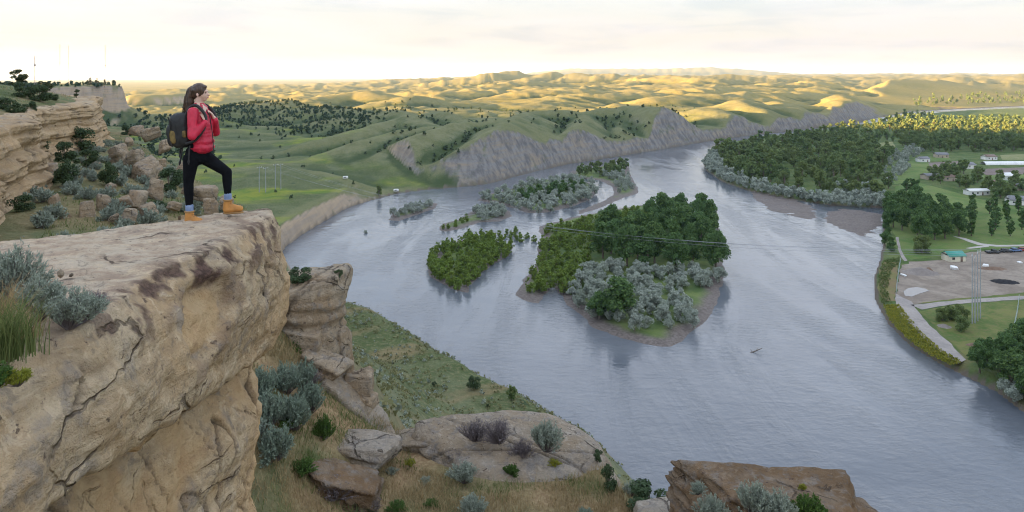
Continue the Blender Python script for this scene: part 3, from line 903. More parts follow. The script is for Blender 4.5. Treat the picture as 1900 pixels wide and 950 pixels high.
ck = (1 - sstep(0, 0.04, np.abs(noise2(sarc / 3.2 + 0.15 * z_, z_ * 0.2, 206)))) * facem
dd = dd - 0.35 * ck
CV[..., 0] += outn[:, None, 0] * dd; CV[..., 1] += outn[:, None, 1] * dd
CV[..., 2] += (1 - facem) * 0.25 * fbm2(x_ * 0.5, y_ * 0.5, 3, 207) + facem * 0.35 * noise2(sarc / 6 + 0 * x_, 0 * x_, 208)
cliff = mesh_np('sandstone_cliff', CV.reshape(-1, 3), grid_faces(300, 170)[:, ::-1], M_CLIFF)
set_attr(cliff, 'crackmask', 0.7 * ck.ravel()); set_attr(cliff, 'fresh', 0.35 * facem.ravel()); set_attr(cliff, 'varnish', 0 * ck.ravel())
tag(cliff, 'layered tan sandstone cliff along the rim below the grassy hill', 'cliff')

# fallen blocks on the slope under the rim cliff
SLOPE_ROCKS = [(162, 385, 32, 34), (221, 281, 36, 32), (252, 291, 32, 26), (271, 309, 48, 26), (254, 364, 36, 26), (291, 345, 30, 28), (383, 354, 42, 24), (392, 381, 30, 26),
               (280, 244, 30, 20), (254, 240, 26, 16), (85, 316, 38, 40), (239, 397, 28, 24), (191, 374, 26, 30), (59, 356, 30, 22), (276, 387, 26, 22), (305, 268, 20, 18),
               (340, 306, 22, 16), (100, 372, 22, 28), (205, 345, 18, 12), (140, 352, 20, 14), (325, 380, 22, 14), (420, 372, 26, 20), (232, 372, 30, 18), (180, 305, 16, 12),
               (240, 262, 16, 10), (300, 300, 18, 12), (120, 400, 20, 12), (212, 402, 16, 12), (30, 335, 22, 16), (345, 352, 16, 12)]
BLOCK_LABELS = ['squat tan block low on the slope with sagebrush on both sides', 'tall pale block in the upper boulder pile', 'pale block leaning on the tall one in the upper pile', 'long flat block under the upper boulder pile',
                'tan block in the middle of the slope, beside the wide juniper', 'upright tan block just behind the wide juniper', 'wide tan block on the outer slope by the ledge tip', 'small tan block below the wide outer slope block',
                'block on the crest of the slope against the far valley', 'smaller crest block next to the small juniper', 'leaning block against the foot of the rim cliff']
for i, (u, v, w, h) in enumerate(SLOPE_ROCKS):
    D = 6.9 * FPX / (v + h * 0.4 - VH)
    o = put_rock('boulder', u, v, D, w * 1.12, h * 1.0, 'tan sandstone block fallen on the slope below the rim cliff', M_BOULD, depth=0.85, seed=60 + i, sub=4, ry=random.uniform(-0.4, 0.4), rz=random.uniform(0, 3), layers=0.06)
    if i < len(BLOCK_LABELS): o['label'] = BLOCK_LABELS[i]
    else: o['group'] = 'fallen blocks on the slope below the rim cliff'

# ------------------------------------------------------------------ vegetation builders
def leafmat(name, c1, c2, c3=None, trans=0.25, rough=0.75):
    t = NT(name)
    c3 = c3 or c2
    lv = t.attr('leafvar')
    c = t.mix(t.rng(lv, 0.0, 1.0), c1, c2)
    c = t.mix(t.math('MULTIPLY', t.rnd(), 0.8), c, c3)
    t.col(c)
    t.set(Roughness=rough, Specular_IOR_Level=0.25)
    tr = t.n.new('ShaderNodeBsdfTranslucent'); t.l.new(c, tr.inputs['Color'])
    mx = t.n.new('ShaderNodeMixShader'); mx.inputs[0].default_value = trans
    t.l.new(t.b.outputs[0], mx.inputs[1]); t.l.new(tr.outputs[0], mx.inputs[2])
    t.l.new(mx.outputs[0], t.out.inputs['Surface'])
    return t.m


M_COTTON = leafmat('cottonwood_leaves', (0.050, 0.105, 0.034), (0.175, 0.265, 0.080), (0.100, 0.185, 0.060), 0.4)
M_FOREST = leafmat('floodplain_leaves', (0.095, 0.160, 0.060), (0.205, 0.275, 0.100), (0.200, 0.245, 0.080), 0.45)
M_OLIVE = leafmat('silver_leaves', (0.270, 0.310, 0.260), (0.480, 0.510, 0.440), (0.330, 0.370, 0.290), 0.35)
M_WILLOW = leafmat('willow_leaves', (0.115, 0.180, 0.034), (0.225, 0.280, 0.052), (0.165, 0.245, 0.045), 0.35)
M_JUNIPER = leafmat('juniper_leaves', (0.034, 0.060, 0.026), (0.080, 0.112, 0.044), (0.055, 0.090, 0.040), 0.2)
M_PINE = leafmat('pine_needles', (0.035, 0.050, 0.020), (0.075, 0.088, 0.034), (0.060, 0.072, 0.030), 0.1)
M_SAGE = leafmat('sage_leaves', (0.210, 0.250, 0.195), (0.390, 0.425, 0.340), (0.270, 0.310, 0.250), 0.3)
M_SAGEBLUE = leafmat('blue_sage_leaves', (0.150, 0.200, 0.150), (0.285, 0.340, 0.260), (0.205, 0.260, 0.195), 0.3)
M_GREENBUSH = leafmat('green_bush_leaves', (0.045, 0.095, 0.020), (0.100, 0.165, 0.034), (0.065, 0.125, 0.026))
M_YELLOW = leafmat('yellow_weed_leaves', (0.17, 0.19, 0.022), (0.34, 0.31, 0.035), (0.22, 0.24, 0.03))
M_GRASSGOLD = leafmat('dry_grass', (0.26, 0.19, 0.095), (0.42, 0.33, 0.18), (0.34, 0.24, 0.12), 0.3)
M_GRASSGREEN = leafmat('green_grass', (0.085, 0.120, 0.036), (0.185, 0.215, 0.075), (0.13, 0.17, 0.05), 0.3)
M_OLIVEGRASS = leafmat('olive_grass', (0.145, 0.150, 0.062), (0.260, 0.250, 0.120), (0.20, 0.20, 0.09), 0.3)
M_TWIG = leafmat('grey_twigs', (0.15, 0.125, 0.125), (0.24, 0.205, 0.205), (0.19, 0.165, 0.17), 0.1)
M_BARK = plain('bark', (0.16, 0.125, 0.095), 0.9, 0.35, 8.0)
M_PALEBARK = plain('pale_bark', (0.26, 0.23, 0.19), 0.9, 0.3, 4.0)


def tubes(segs, sides=6):
    """list of polylines [(p, r), ...] -> verts, faces"""
    V, F = [], []
    for seg in segs:
        pts = np.array([s[0] for s in seg], float); rr = [s[1] for s in seg]
        t = np.gradient(pts, axis=0)
        base = len(V)
        for i, p in enumerate(pts):
            d = t[i] / (np.linalg.norm(t[i]) + 1e-9)
            a = np.cross(d, (0, 0, 1) if abs(d[2]) < 0.9 else (1, 0, 0)); a /= np.linalg.norm(a)
            b = np.cross(d, a)
            for k in range(sides):
                w = 2 * math.pi * k / sides
                V.append(p + rr[i] * (math.cos(w) * a + math.sin(w) * b))
        for i in range(len(pts) - 1):
            for k in range(sides):
                F.append((base + i * sides + k, base + i * sides + (k + 1) % sides, base + (i + 1) * sides + (k + 1) % sides, base + (i + 1) * sides + k))
    return np.array(V), np.array(F)


def quads(c, n, w, h, rg, up=None):
    """leaf faces: centres c, normals n, half sizes w, h"""
    m = len(c)
    r = rg.normal(size=(m, 3))
    a = np.cross(n, r); a /= np.linalg.norm(a, axis=1)[:, None] + 1e-9
    b = np.cross(n, a)
    w = np.broadcast_to(w, (m,))[:, None]; h = np.broadcast_to(h, (m,))[:, None]
    v = np.stack([c - a * w * 0.35 - b * h, c + a * w - b * h * 0.1, c + a * w * 0.25 + b * h, c - a * w + b * h * 0.15], 1)
    return v.reshape(-1, 3), np.arange(4 * m).reshape(-1, 4)


def lobes_cloud(lobes, n, size, rg, shell=0.55):
    """leaf-clump faces in a set of ellipsoid lobes (cx,cy,cz,rx,ry,rz), denser near each lobe's surface"""
    lobes = np.array(lobes, float)
    vol = (lobes[:, 3] * lobes[:, 4] * lobes[:, 5]) ** (2 / 3)
    idx = rg.choice(len(lobes), n, p=vol / vol.sum())
    d = rg.normal(size=(n, 3)); d /= np.linalg.norm(d, axis=1)[:, None]
    d[:, 2] = np.where(rg.random(n) < 0.35, np.abs(d[:, 2]), d[:, 2])
    r = shell + (1.08 - shell) * rg.random(n) ** 0.7
    L = lobes[idx]
    c = L[:, :3] + d * L[:, 3:] * r[:, None]
    nn = d * 0.9 + rg.normal(size=(n, 3)) * 0.55 + np.array([0, 0, 0.25])
    nn /= np.linalg.norm(nn, axis=1)[:, None]
    s = size * rg.uniform(0.6, 1.35, n)
    v, f = quads(c, nn, s, s, rg)
    var = np.repeat(np.clip(rg.normal(0.5, 0.25, n), 0, 1), 4)
    return v, f, var


def crown_lobes(rg, h, w, base, k, spread=0.70, shape='round'):
    """irregular lobes filling a crown of height h (from base) and width w"""
    out = []
    for i in range(k):
        t = rg.uniform(0.08, 0.92)
        if shape == 'round': env = math.sqrt(max(0.05, 1 - (2 * t - 0.9) ** 2))
        elif shape == 'cone': env = max(0.12, 1 - t)
        else: env = 0.55 + 0.45 * math.sin(math.pi * t)
        a = rg.uniform(0, 2 * math.pi); rr = w / 2 * env * math.sqrt(rg.random()) * spread
        q = w / 2 * rg.uniform(0.20, 0.46) * (0.55 + 0.45 * env)
        out.append((rr * math.cos(a), rr * math.sin(a), base + h * t, q, q, q * rg.uniform(0.75, 1.05)))
    return out


def make_tree(name, h, w, base, k, n, size, leaf, seed, shape='round', bark=None, trunk_r=None, parts=True, lean=0.0):
    """a prototype tree (unlinked template tree is linked far below only when placed): root Empty > trunk, crown; or one joined mesh"""
    rg = np.random.default_rng(seed)
    lo = crown_lobes(rg, h - base, w, base, k, shape=shape)
    v, f, var = lobes_cloud(lo, n, size, rg)
    tr = trunk_r or h * 0.022
    segs = [[((0, 0, -0.3), tr * 1.5), ((0.02 * h * lean, 0, h * 0.15), tr * 1.05), ((0.04 * h * lean, 0.01 * h, h * 0.45), tr * 0.7), ((0.05 * h * lean, 0, h * 0.8), tr * 0.25)]]
    for L in lo[:min(7, k)]:
        z0 = min(max(base * 0.6, L[2] * 0.45), h * 0.5)
        segs.append([((0, 0, z0), tr * 0.55), ((L[0] * 0.5, L[1] * 0.5, (z0 + L[2]) / 2 + 0.02 * h), tr * 0.35), ((L[0], L[1], L[2]), tr * 0.12)])
    tv, tfc = tubes(segs, 6)
    return dict(name=name, crown=(v, f, var, leaf), trunk=(tv, tfc, bark or M_BARK), parts=parts, h=h, w=w)


class Proto:
    def __init__(s, d):
        s.d = d; v, f, var, leaf = d['crown']; tv, tf_, bark = d['trunk']
        if d['parts']:
            c = mesh_np('crown', v, f, leaf, link=False, smooth=False); set_attr(c, 'leafvar', var)
            s.crown = c.data; c_ = c; bpy.data.objects.remove(c_)
            k = mesh_np('trunk', tv, tf_, bark, link=False); s.trunk = k.data; bpy.data.objects.remove(k)
        else:
            V = np.vstack([v, tv]); F = [f, tf_ + len(v)]
            o = mesh_np(d['name'], V, F, mats=[leaf, bark], mat_idx=np.concatenate([np.zeros(len(f)), np.ones(len(tf_))]), link=False, smooth=False)
            set_attr(o, 'leafvar', np.concatenate([var, np.zeros(len(tv))]))
            s.mesh = o.data; bpy.data.objects.remove(o)

    def place(s, name, loc, scale, rz, label, cat, group=None, sxy=1.0):
        if s.d['parts']:
            r = empty(name, loc, rz); r.scale = (scale * sxy, scale * sxy, scale)
            c = bpy.data.objects.new('crown', s.crown); COL.objects.link(c); c.parent = r
            k = bpy.data.objects.new('trunk', s.trunk); COL.objects.link(k); k.parent = r
        else:
            r = bpy.data.objects.new(name, s.mesh); COL.objects.link(r)
            r.location = loc; r.rotation_euler = (0, 0, rz); r.scale = (scale * sxy, scale * sxy, scale)
        return tag(r, label, cat, group)


def protos(count, **k):
    seed = k.pop('seed')
    return [Proto(make_tree(seed=seed + i, **k)) for i in range(count)]


TR_COTTON = protos(5, name='cottonwood_tree', h=15, w=11.5, base=2.6, k=24, n=3400, size=0.36, leaf=M_COTTON, seed=300)
TR_FOREST = protos(6, name='floodplain_tree', h=13, w=9.5, base=1.6, k=18, n=1200, size=0.50, leaf=M_FOREST, seed=320)
M_FOREST2 = leafmat('pale_floodplain_leaves', (0.115, 0.165, 0.050), (0.215, 0.265, 0.085), (0.16, 0.21, 0.09), 0.4)
TR_FOREST += protos(2, name='floodplain_tree', h=12, w=9.5, base=1.2, k=13, n=1100, size=0.50, leaf=M_FOREST2, seed=330)
TR_OLIVE = protos(6, name='silver_olive_bush', h=4.6, w=5.4, base=0.2, k=14, n=1300, size=0.20, leaf=M_OLIVE, seed=340)
TR_WILLOW = protos(5, name='willow_sapling', h=4.6, w=3.9, base=0.1, k=22, n=620, size=0.22, leaf=M_WILLOW, seed=360, shape='round', parts=False)
TR_JUNIPER = protos(5, name='juniper_bush', h=2.2, w=2.6, base=0.1, k=14, n=2400, size=0.07, leaf=M_JUNIPER, seed=380)
TR_FARJUN = protos(4, name='juniper_shrub', h=3.0, w=3.6, base=0.1, k=6, n=110, size=0.42, leaf=M_JUNIPER, seed=390, parts=False)
TR_PINE = protos(3, name='pine_tree', h=6.5, w=3.6, base=1.1, k=14, n=1500, size=0.15, leaf=M_PINE, seed=400, shape='up')
TR_FARPINE = protos(4, name='pine_tree', h=9, w=4.2, base=1.0, k=8, n=160, size=0.5, leaf=M_PINE, seed=410, shape='cone', parts=False)
TR_FAR = protos(6, name='riverside_tree', h=12, w=9, base=1.0, k=8, n=230, size=0.85, leaf=M_FOREST, seed=420, parts=False)
TR_COLUMN = protos(4, name='columnar_tree', h=11, w=5.0, base=0.9, k=26, n=1100, size=0.36, leaf=M_COTTON, seed=430, shape='up')


# ---- sagebrush: many twisting stems with narrow leaves; size about 1 m
def make_sage(seed, h=0.75, w=1.0, stems=120, leaves=14, leaf=M_SAGE, ll=0.035, lw=0.008, twig=M_TWIG, droop=0.0):
    rg = np.random.default_rng(seed)
    V, F, var, mi = [], [], [], []
    tw = []
    C, Nn, A = [], [], []
    ph = rg.uniform(0, 6.28, 3)
    for i in range(stems):
        a = rg.uniform(0, 2 * math.pi); rr = math.sqrt(rg.random()) * w * 0.5
        lobe = 0.78 + 0.30 * math.sin(2.0 * a + ph[0]) * math.sin(a + ph[1]) + 0.22 * math.sin(5 * a + ph[2])
        rr *= lobe
        tip = np.array([rr * math.cos(a), rr * math.sin(a), h * (0.55 + 0.5 * lobe) * (1 - 0.55 * (rr / (w * 0.5)) ** 2) * rg.uniform(0.7, 1.08)])
        root = np.array([tip[0] * 0.12, tip[1] * 0.12, -0.05])
        mid = root * 0.4 + tip * 0.6; mid[2] = tip[2] * 0.45
        tw.append([(root, 0.008), (mid, 0.005), (tip, 0.002)])
        for j in range(leaves):
            t = rg.uniform(0.45, 1.04)
            p = root * (1 - t) ** 2 + 2 * mid * t * (1 - t) + tip * t * t if t <= 1 else tip + (tip - mid) * (t - 1)
            C.append(p + rg.normal(size=3) * 0.016)
            dr = (tip - mid) / (np.linalg.norm(tip - mid) + 1e-9) + rg.normal(size=3) * 0.55
            A.append(dr / np.linalg.norm(dr))
    C = np.array(C); A = np.array(A)
    side = np.cross(A, rg.normal(size=A.shape)); side /= np.linalg.norm(side, axis=1)[:, None]
    L = ll * rg.uniform(0.6, 1.4, len(C))[:, None]; Wd = lw * rg.uniform(0.7, 1.3, len(C))[:, None]
    v = np.stack([C - A * L * 0.5, C + side * Wd, C + A * L, C - side * Wd], 1).reshape(-1, 3)
    f = np.arange(len(v)).reshape(-1, 4)
    tv, tf_ = tubes(tw, 3)
    vv = np.repeat(np.clip(rg.normal(0.5, 0.25, len(C)), 0, 1), 4)
    return dict(name='sagebrush', crown=(v, f, vv, leaf), trunk=(tv, tf_, twig), parts=True, h=h, w=w)


def sage_protos(n, seed, **k):
    out = []
    for i in range(n):
        out.append(Proto(make_sage(seed + i, **k)))
    return out


SG = sage_protos(3, 500, stems=150, leaves=34, ll=0.045, lw=0.011)
SGB = sage_protos(2, 510, stems=150, leaves=34, ll=0.05, lw=0.013, leaf=M_SAGEBLUE, h=0.8)
SGTWIG = sage_protos(2, 520, stems=260, leaves=5, leaf=M_TWIG, h=0.55)
SGGREEN = sage_protos(2, 530, stems=150, leaves=36, ll=0.05, lw=0.017, leaf=M_GREENBUSH, h=0.8)
SGYEL = sage_protos(1, 540, stems=110, leaves=30, ll=0.03, lw=0.010, leaf=M_YELLOW, h=0.4, w=0.6)
SGLOW = sage_protos(3, 550, stems=60, leaves=16, ll=0.08, lw=0.03, h=0.55, w=1.0)


def rename_sage(o):
    for c in o.children:
        c.name = 'leaf_spray' if c.name.startswith('crown') else 'stems'
    return o


def blades(x, y, z, h, rg, wd=0.005, bend=0.35, seg=3):
    """grass blades as thin ribbons -> verts, quads, var"""
    n = len(x)
    a = rg.uniform(0, 2 * math.pi, n); b = rg.uniform(0, 2 * math.pi, n)
    lx, ly = np.cos(a), np.sin(a)
    px, py = -np.sin(b), np.cos(b)
    bd = h * bend * rg.uniform(0.2, 1.3, n)
    rows = []
    for k in range(seg + 1):
        t = k / seg
        cx = x + lx * bd * t * t; cy = y + ly * bd * t * t; cz = z + h * (t - 0.18 * t * t)
        w = wd * (1 - 0.85 * t)
        rows.append(np.stack([cx - px * w, cy - py * w, cz], -1)); rows.append(np.stack([cx + px * w, cy + py * w, cz], -1))
    v = np.stack(rows, 1).reshape(-1, 3)
    b0 = (np.arange(n) * 2 * (seg + 1))[:, None]
    f = np.concatenate([b0 + np.array([[2 * k, 2 * k + 1, 2 * k + 3, 2 * k + 2]]) for k in range(seg)], 0)
    var = np.repeat(np.clip(rg.normal(0.5, 0.28, n), 0, 1), 2 * (seg + 1))
    return v, f, var


def in_poly_points(poly, n, rg, mind=0.0, tries=30):
    poly = np.asarray(poly, float)
    lo, hi = poly.min(0), poly.max(0)
    out = []
    cand = rg.uniform(lo, hi, (n * tries, 2))
    cand = cand[inside(cand[:, 0], cand[:, 1], poly)]
    for c in cand:
        if mind and out:
            o = np.array(out)
            if ((o - c) ** 2).sum(1).min() < mind * mind: continue
        out.append(c)
        if len(out) >= n: break
    return np.array(out)


def GP(pts, z=0.8):
    return [G(u, v, z) for u, v in pts]


def merged_cloud(name, pts, zs, scales, rg, lobes_k, n, size, h, w, leaf, shape='round', base=0.2, variants=4, trunk=False, label=None):
    """many plants that read as one mass: ONE mesh of kind stuff"""
    var_ = []
    for i in range(variants):
        lo = crown_lobes(rg, h - base, w, base, lobes_k, shape=shape)
        var_.append(lobes_cloud(lo, n, size, rg))
    V, F, A = [], [], []
    off = 0
    for (x, y), z, s_ in zip(pts, zs, scales):
        v, f, a = var_[rg.integers(variants)]
        th_ = rg.uniform(0, 6.28); c_, s2 = math.cos(th_), math.sin(th_)
        q = np.stack([(v[:, 0] * c_ - v[:, 1] * s2) * s_ + x, (v[:, 0] * s2 + v[:, 1] * c_) * s_ + y, v[:, 2] * s_ * rg.uniform(0.85, 1.15) + z], -1)
        V.append(q); F.append(f + off); A.append(np.clip(a + rg.normal(0, 0.18), 0, 1)); off += len(v)
    o = mesh_np(name, np.vstack(V), np.vstack(F), leaf, smooth=False)
    set_attr(o, 'leafvar', np.concatenate(A))
    o['kind'] = 'stuff'
    if label: o['label'] = label
    return o

# ------------------------------------------------------------------ islands and mud bars
t = NT('island_ground'); p = t.pos()
nb = t.noise(p, 0.10, 5, 0.6); nf = t.noise(p, 1.2, 5, 0.65)
mud = t.mix(t.rng(nf, 0.35, 0.65), (0.105, 0.085, 0.075), (0.185, 0.155, 0.135))
gr = t.mix(t.rng(nb, 0.35, 0.65), (0.060, 0.105, 0.024), (0.135, 0.175, 0.045))
t.col(t.mix(t.attr('grassy'), mud, gr)); t.bump(nf, 0.6, 0.25)
M_ISLAND = t.set(Roughness=0.8, Specular_IOR_Level=0.3)

ISL = {
    'main': ([(1000, 420), (1060, 404), (1130, 390), (1190, 381), (1225, 383), (1228, 396), (1290, 402), (1335, 425), (1340, 480), (1346, 502), (1335, 540), (1328, 570), (1302, 602), (1272, 624), (1250, 644),
              (1225, 645), (1180, 634), (1140, 622), (1100, 607), (1072, 582), (1050, 560), (1030, 530), (1018, 533), (1010, 548), (1000, 563), (985, 560), (957, 548), (962, 530), (985, 505), (1000, 480), (998, 460), (1008, 442), (1000, 430)], 1.0),
    'willow': ([(793, 492), (805, 475), (840, 450), (880, 440), (915, 442), (930, 455), (952, 458), (945, 475), (915, 490), (890, 512), (872, 530), (868, 543), (845, 540), (820, 527), (795, 510)], 0.6),
    'silver': ([(885, 372), (900, 362), (950, 350), (985, 338), (1020, 332), (1060, 334), (1100, 340), (1110, 352), (1096, 370), (1060, 384), (1010, 395), (980, 396), (955, 386), (920, 378)], 1.0),
    'strip': ([(1053, 330), (1060, 318), (1090, 312), (1130, 306), (1166, 306), (1170, 325), (1182, 345), (1184, 358), (1150, 370), (1110, 387), (1075, 397), (1072, 392), (1118, 374), (1140, 360), (1135, 345), (1110, 334), (1080, 331)], 0.8),
    'small': ([(815, 427), (820, 415), (850, 408), (872, 394), (890, 385), (920, 382), (946, 391), (949, 401), (925, 411), (890, 413), (850, 426), (825, 430)], 0.7),
    'tiny': ([(721, 408), (728, 396), (770, 382), (800, 376), (813, 378), (806, 388), (770, 399), (740, 410)], 0.7),
    'mud_upper': ([(1388, 354), (1430, 358), (1470, 367), (1508, 384), (1519, 400), (1502, 407), (1470, 402), (1430, 391), (1404, 373)], 0.42),
    'mud_lower': ([(1530, 392), (1560, 387), (1600, 391), (1642, 398), (1640, 420), (1606, 439), (1560, 427), (1533, 411)], 0.42),
}
ISLW = {}
for k_, (poly, hmax) in ISL.items():
    w = [G(u, v, 0.0) for u, v in poly]
    ISLW[k_] = w
    wa = np.array(w)
    lo, hi = wa.min(0) - 6, wa.max(0) + 6
    st = 1.1 if k_ in ('main', 'willow') else 1.6
    gx, gy = np.meshgrid(np.arange(lo[0], hi[0], st), np.arange(lo[1], hi[1], st), indexing='ij')
    n0, n1 = gx.shape
    fx, fy = gx.ravel(), gy.ravel()
    ins = inside(fx, fy, w)
    dd, _ = pl_dist(fx, fy, w + [w[0]])
    sd = np.where(ins, dd, -dd) + 1.5 * fbm2(fx / 9, fy / 9, 3, 701)
    muddy = k_.startswith('mud')
    z = np.clip(sd * 0.16, -0.6, hmax) + (0.75 if muddy else 0.12) * fbm2(fx / (11 if muddy else 6) + 0.6 * (fy / 11 if muddy else 0), fy / (6 if muddy else 6), 4, 702) - (0.13 if muddy else 0)
    f = grid_faces(n0, n1)[:, ::-1]
    keep = (z[f] > -0.25).any(1)
    f = f[keep]
    used = np.unique(f); remap = -np.ones(len(fx), int); remap[used] = np.arange(len(used))
    o = mesh_np('mud_bar' if muddy else 'island', np.stack([fx, fy, z], -1)[used], remap[f], M_ISLAND)
    set_attr(o, 'grassy', (0 if muddy else 1) * (sstep(3.0, 6.5, sd + 2.5 * fbm2(fx / 11, fy / 11, 2, 703)))[used])
    o['kind'] = 'structure'


def scatter(pro, poly, n, mind, z, name, label, cat, group, smin_, smax_, seed, zone=None, sxy=(0.9, 1.15), avoid=None):
    rg = np.random.default_rng(seed)
    pts = in_poly_points(poly, n, rg, mind)
    out = []
    for (x, y) in pts:
        if avoid is not None and avoid(x, y): continue
        zz = z if z is not None else hz(x, y)
        pr = pro[rg.integers(len(pro))]
        out.append(pr.place(name, (x, y, zz - 0.05), rg.uniform(smin_, smax_), rg.uniform(0, 6.28), label(x, y) if callable(label) else label, cat, group, rg.uniform(*sxy)))
    return out


def near(x, y, w, d):
    return float(pl_dist(np.array([x]), np.array([y]), w)[0][0]) < d


def grove_label(x, y):
    if y < G(1200, 482, 1.0)[1]: return 'dark green cottonwood in the front of the island grove, facing the silver bushes'
    if y > G(1200, 440, 1.0)[1]: return 'dark green cottonwood at the upstream back of the island grove'
    return 'dark green cottonwood in the middle of the island grove'


def olive_label(x, y):
    if near(x, y, ISLW['main'] + ISLW['main'][:1], 6.5): return 'silvery bush near the muddy shore of the largest island'
    if y > G(1200, 520, 1.0)[1]: return 'silvery bush at the foot of the dark island grove'
    return 'silvery bush in the open middle of the largest island'


def wood_label(x, y):
    if near(x, y, BANKW + BANKW[:1], 14): return 'green tree in the front rank of the river bend wood, behind the silver thicket'
    if y > 720: return 'green tree in the upstream end of the river bend wood'
    if x > 0.50 * y: return 'green tree on the pasture side of the river bend wood'
    return 'green tree deep inside the river bend wood'


GRASSY = [GP([(1265, 545), (1335, 530), (1335, 570), (1300, 592), (1265, 570)]), GP([(1195, 618), (1235, 618), (1238, 640), (1195, 632)])]
notgrass = lambda x, y: any(bool(inside(np.array([x]), np.array([y]), g)[0]) for g in GRASSY)
scatter(TR_COTTON, GP([(1115, 478), (1180, 500), (1250, 508), (1330, 505), (1334, 445), (1310, 415), (1240, 408), (1190, 425), (1120, 450)], 1.0), 44, 8.0, 1.0, 'cottonwood_tree',
      grove_label, 'tree', 'cottonwoods in the island grove', 0.62, 1.12, 801)
big = TR_COTTON[1].place('cottonwood_tree', (*G(1150, 592, 1.0), 0.9), 0.86, 1.0, 'lone dark round cottonwood among the silver bushes of the largest island', 'tree', None, 1.38)
big2 = TR_COTTON[3].place('cottonwood_tree', (*G(1112, 590, 1.0), 0.9), 0.55, 2.0, 'smaller dark tree leaning against the lone round cottonwood', 'tree', None, 1.3)
scatter(TR_OLIVE, GP([(1058, 562), (1062, 530), (1100, 492), (1170, 500), (1340, 505), (1335, 545), (1322, 575), (1298, 603), (1252, 640), (1185, 618), (1100, 592)], 1.0), 105, 3.5, 0.95, 'silver_olive_bush',
      olive_label, 'bush', 'silver bushes on the largest island', 0.75, 1.15, 802, avoid=notgrass)
scatter(TR_WILLOW, GP([(1012, 428), (1090, 412), (1205, 388), (1215, 400), (1150, 440), (1112, 470), (1060, 505), (1012, 545), (968, 545), (985, 515), (1005, 480), (1005, 450)], 0.8), 140, 2.6, 0.8, 'willow_sapling',
      'bright green willow sapling in the thicket beside the island grove', 'willow', 'willow thicket beside the island grove', 0.75, 1.25, 803)
scatter(TR_WILLOW, GP([(1040, 548), (1050, 505), (1075, 495), (1075, 520), (1060, 552)], 0.6), 26, 1.8, 0.5, 'willow_sapling',
      'bright green willow sapling in the narrow clump by the flooded channel', 'willow', 'willow clump by the flooded channel', 0.75, 1.0, 804)
scatter(TR_WILLOW, GP(ISL['willow'][0], 0.4), 100, 2.3, 0.4, 'willow_sapling', 'green willow sapling crowding the low flooded island', 'willow', 'willows on the low flooded island', 0.7, 1.15, 805)
scatter(TR_WILLOW, GP([(925, 437), (960, 428), (1000, 440), (1000, 450), (950, 450)], 0.1), 16, 2.2, 0.0, 'willow_sapling', 'willow sapling standing in shallow water between two islands', 'willow', 'willows standing in shallow water', 0.4, 0.75, 806)
scatter(TR_WILLOW, GP([(795, 500), (800, 480), (810, 470), (808, 500)], 0.1), 6, 2.0, 0.1, 'willow_sapling', 'willow sapling standing in shallow water beside the low flooded island', 'willow', 'willows in shallows of the flooded island', 0.6, 0.95, 807)
scatter(TR_OLIVE, GP(ISL['silver'][0], 0.9), 112, 4.0, 0.9, 'silver_olive_bush', 'silvery bush covering the broad silver green island', 'bush', 'silver bushes on the broad silver island', 0.8, 1.2, 808)
scatter(TR_COTTON, GP([(960, 368), (1060, 350), (1090, 345), (1050, 365), (970, 376)], 0.9), 20, 5, 0.9, 'young_cottonwood', 'young green cottonwood rising from the broad silver island', 'tree', 'green trees on the broad silver island', 0.35, 0.5, 809)
scatter(TR_FOREST, GP([(1060, 326), (1090, 314), (1130, 308), (1163, 309), (1166, 325), (1120, 328)], 0.8), 22, 5, 0.8, 'cottonwood_tree', 'green tree at the upstream end of the narrow curved island', 'tree', 'green trees on the narrow curved island', 0.5, 0.7, 810)
scatter(TR_OLIVE, GP([(1110, 322), (1165, 325), (1176, 350), (1150, 360), (1138, 342)], 0.7), 34, 3.4, 0.7, 'silver_olive_bush', 'silvery bush lining the narrow curved island', 'bush', 'silver bushes on the narrow curved island', 0.7, 1.0, 811)
scatter(TR_OLIVE, GP([(875, 402), (890, 388), (920, 385), (942, 393), (938, 403), (895, 410)], 0.6), 24, 3.2, 0.6, 'silver_olive_bush', 'silvery bush on the small low island with a muddy tail', 'bush', 'silver bushes on the small low island', 0.7, 1.0, 812)
scatter(TR_WILLOW, GP([(820, 425), (850, 412), (870, 402), (870, 412), (835, 426)], 0.5), 12, 2.4, 0.5, 'willow_sapling', 'low green willow on the muddy tail of the small island', 'willow', 'willows on the muddy tail', 0.4, 0.65, 813)
scatter(TR_OLIVE, GP([(724, 406), (732, 397), (770, 385), (800, 379), (800, 386), (765, 397)], 0.6), 17, 3.0, 0.6, 'silver_olive_bush', 'silvery bush on the slim islet near the left bank', 'bush', 'silver bushes on the slim islet', 0.65, 0.95, 814)
TR_OLIVE[0].place('silver_olive_bush', (*G(679, 432, 0), -0.6), 0.42, 0, 'lone drowned bush in the open current', 'bush')

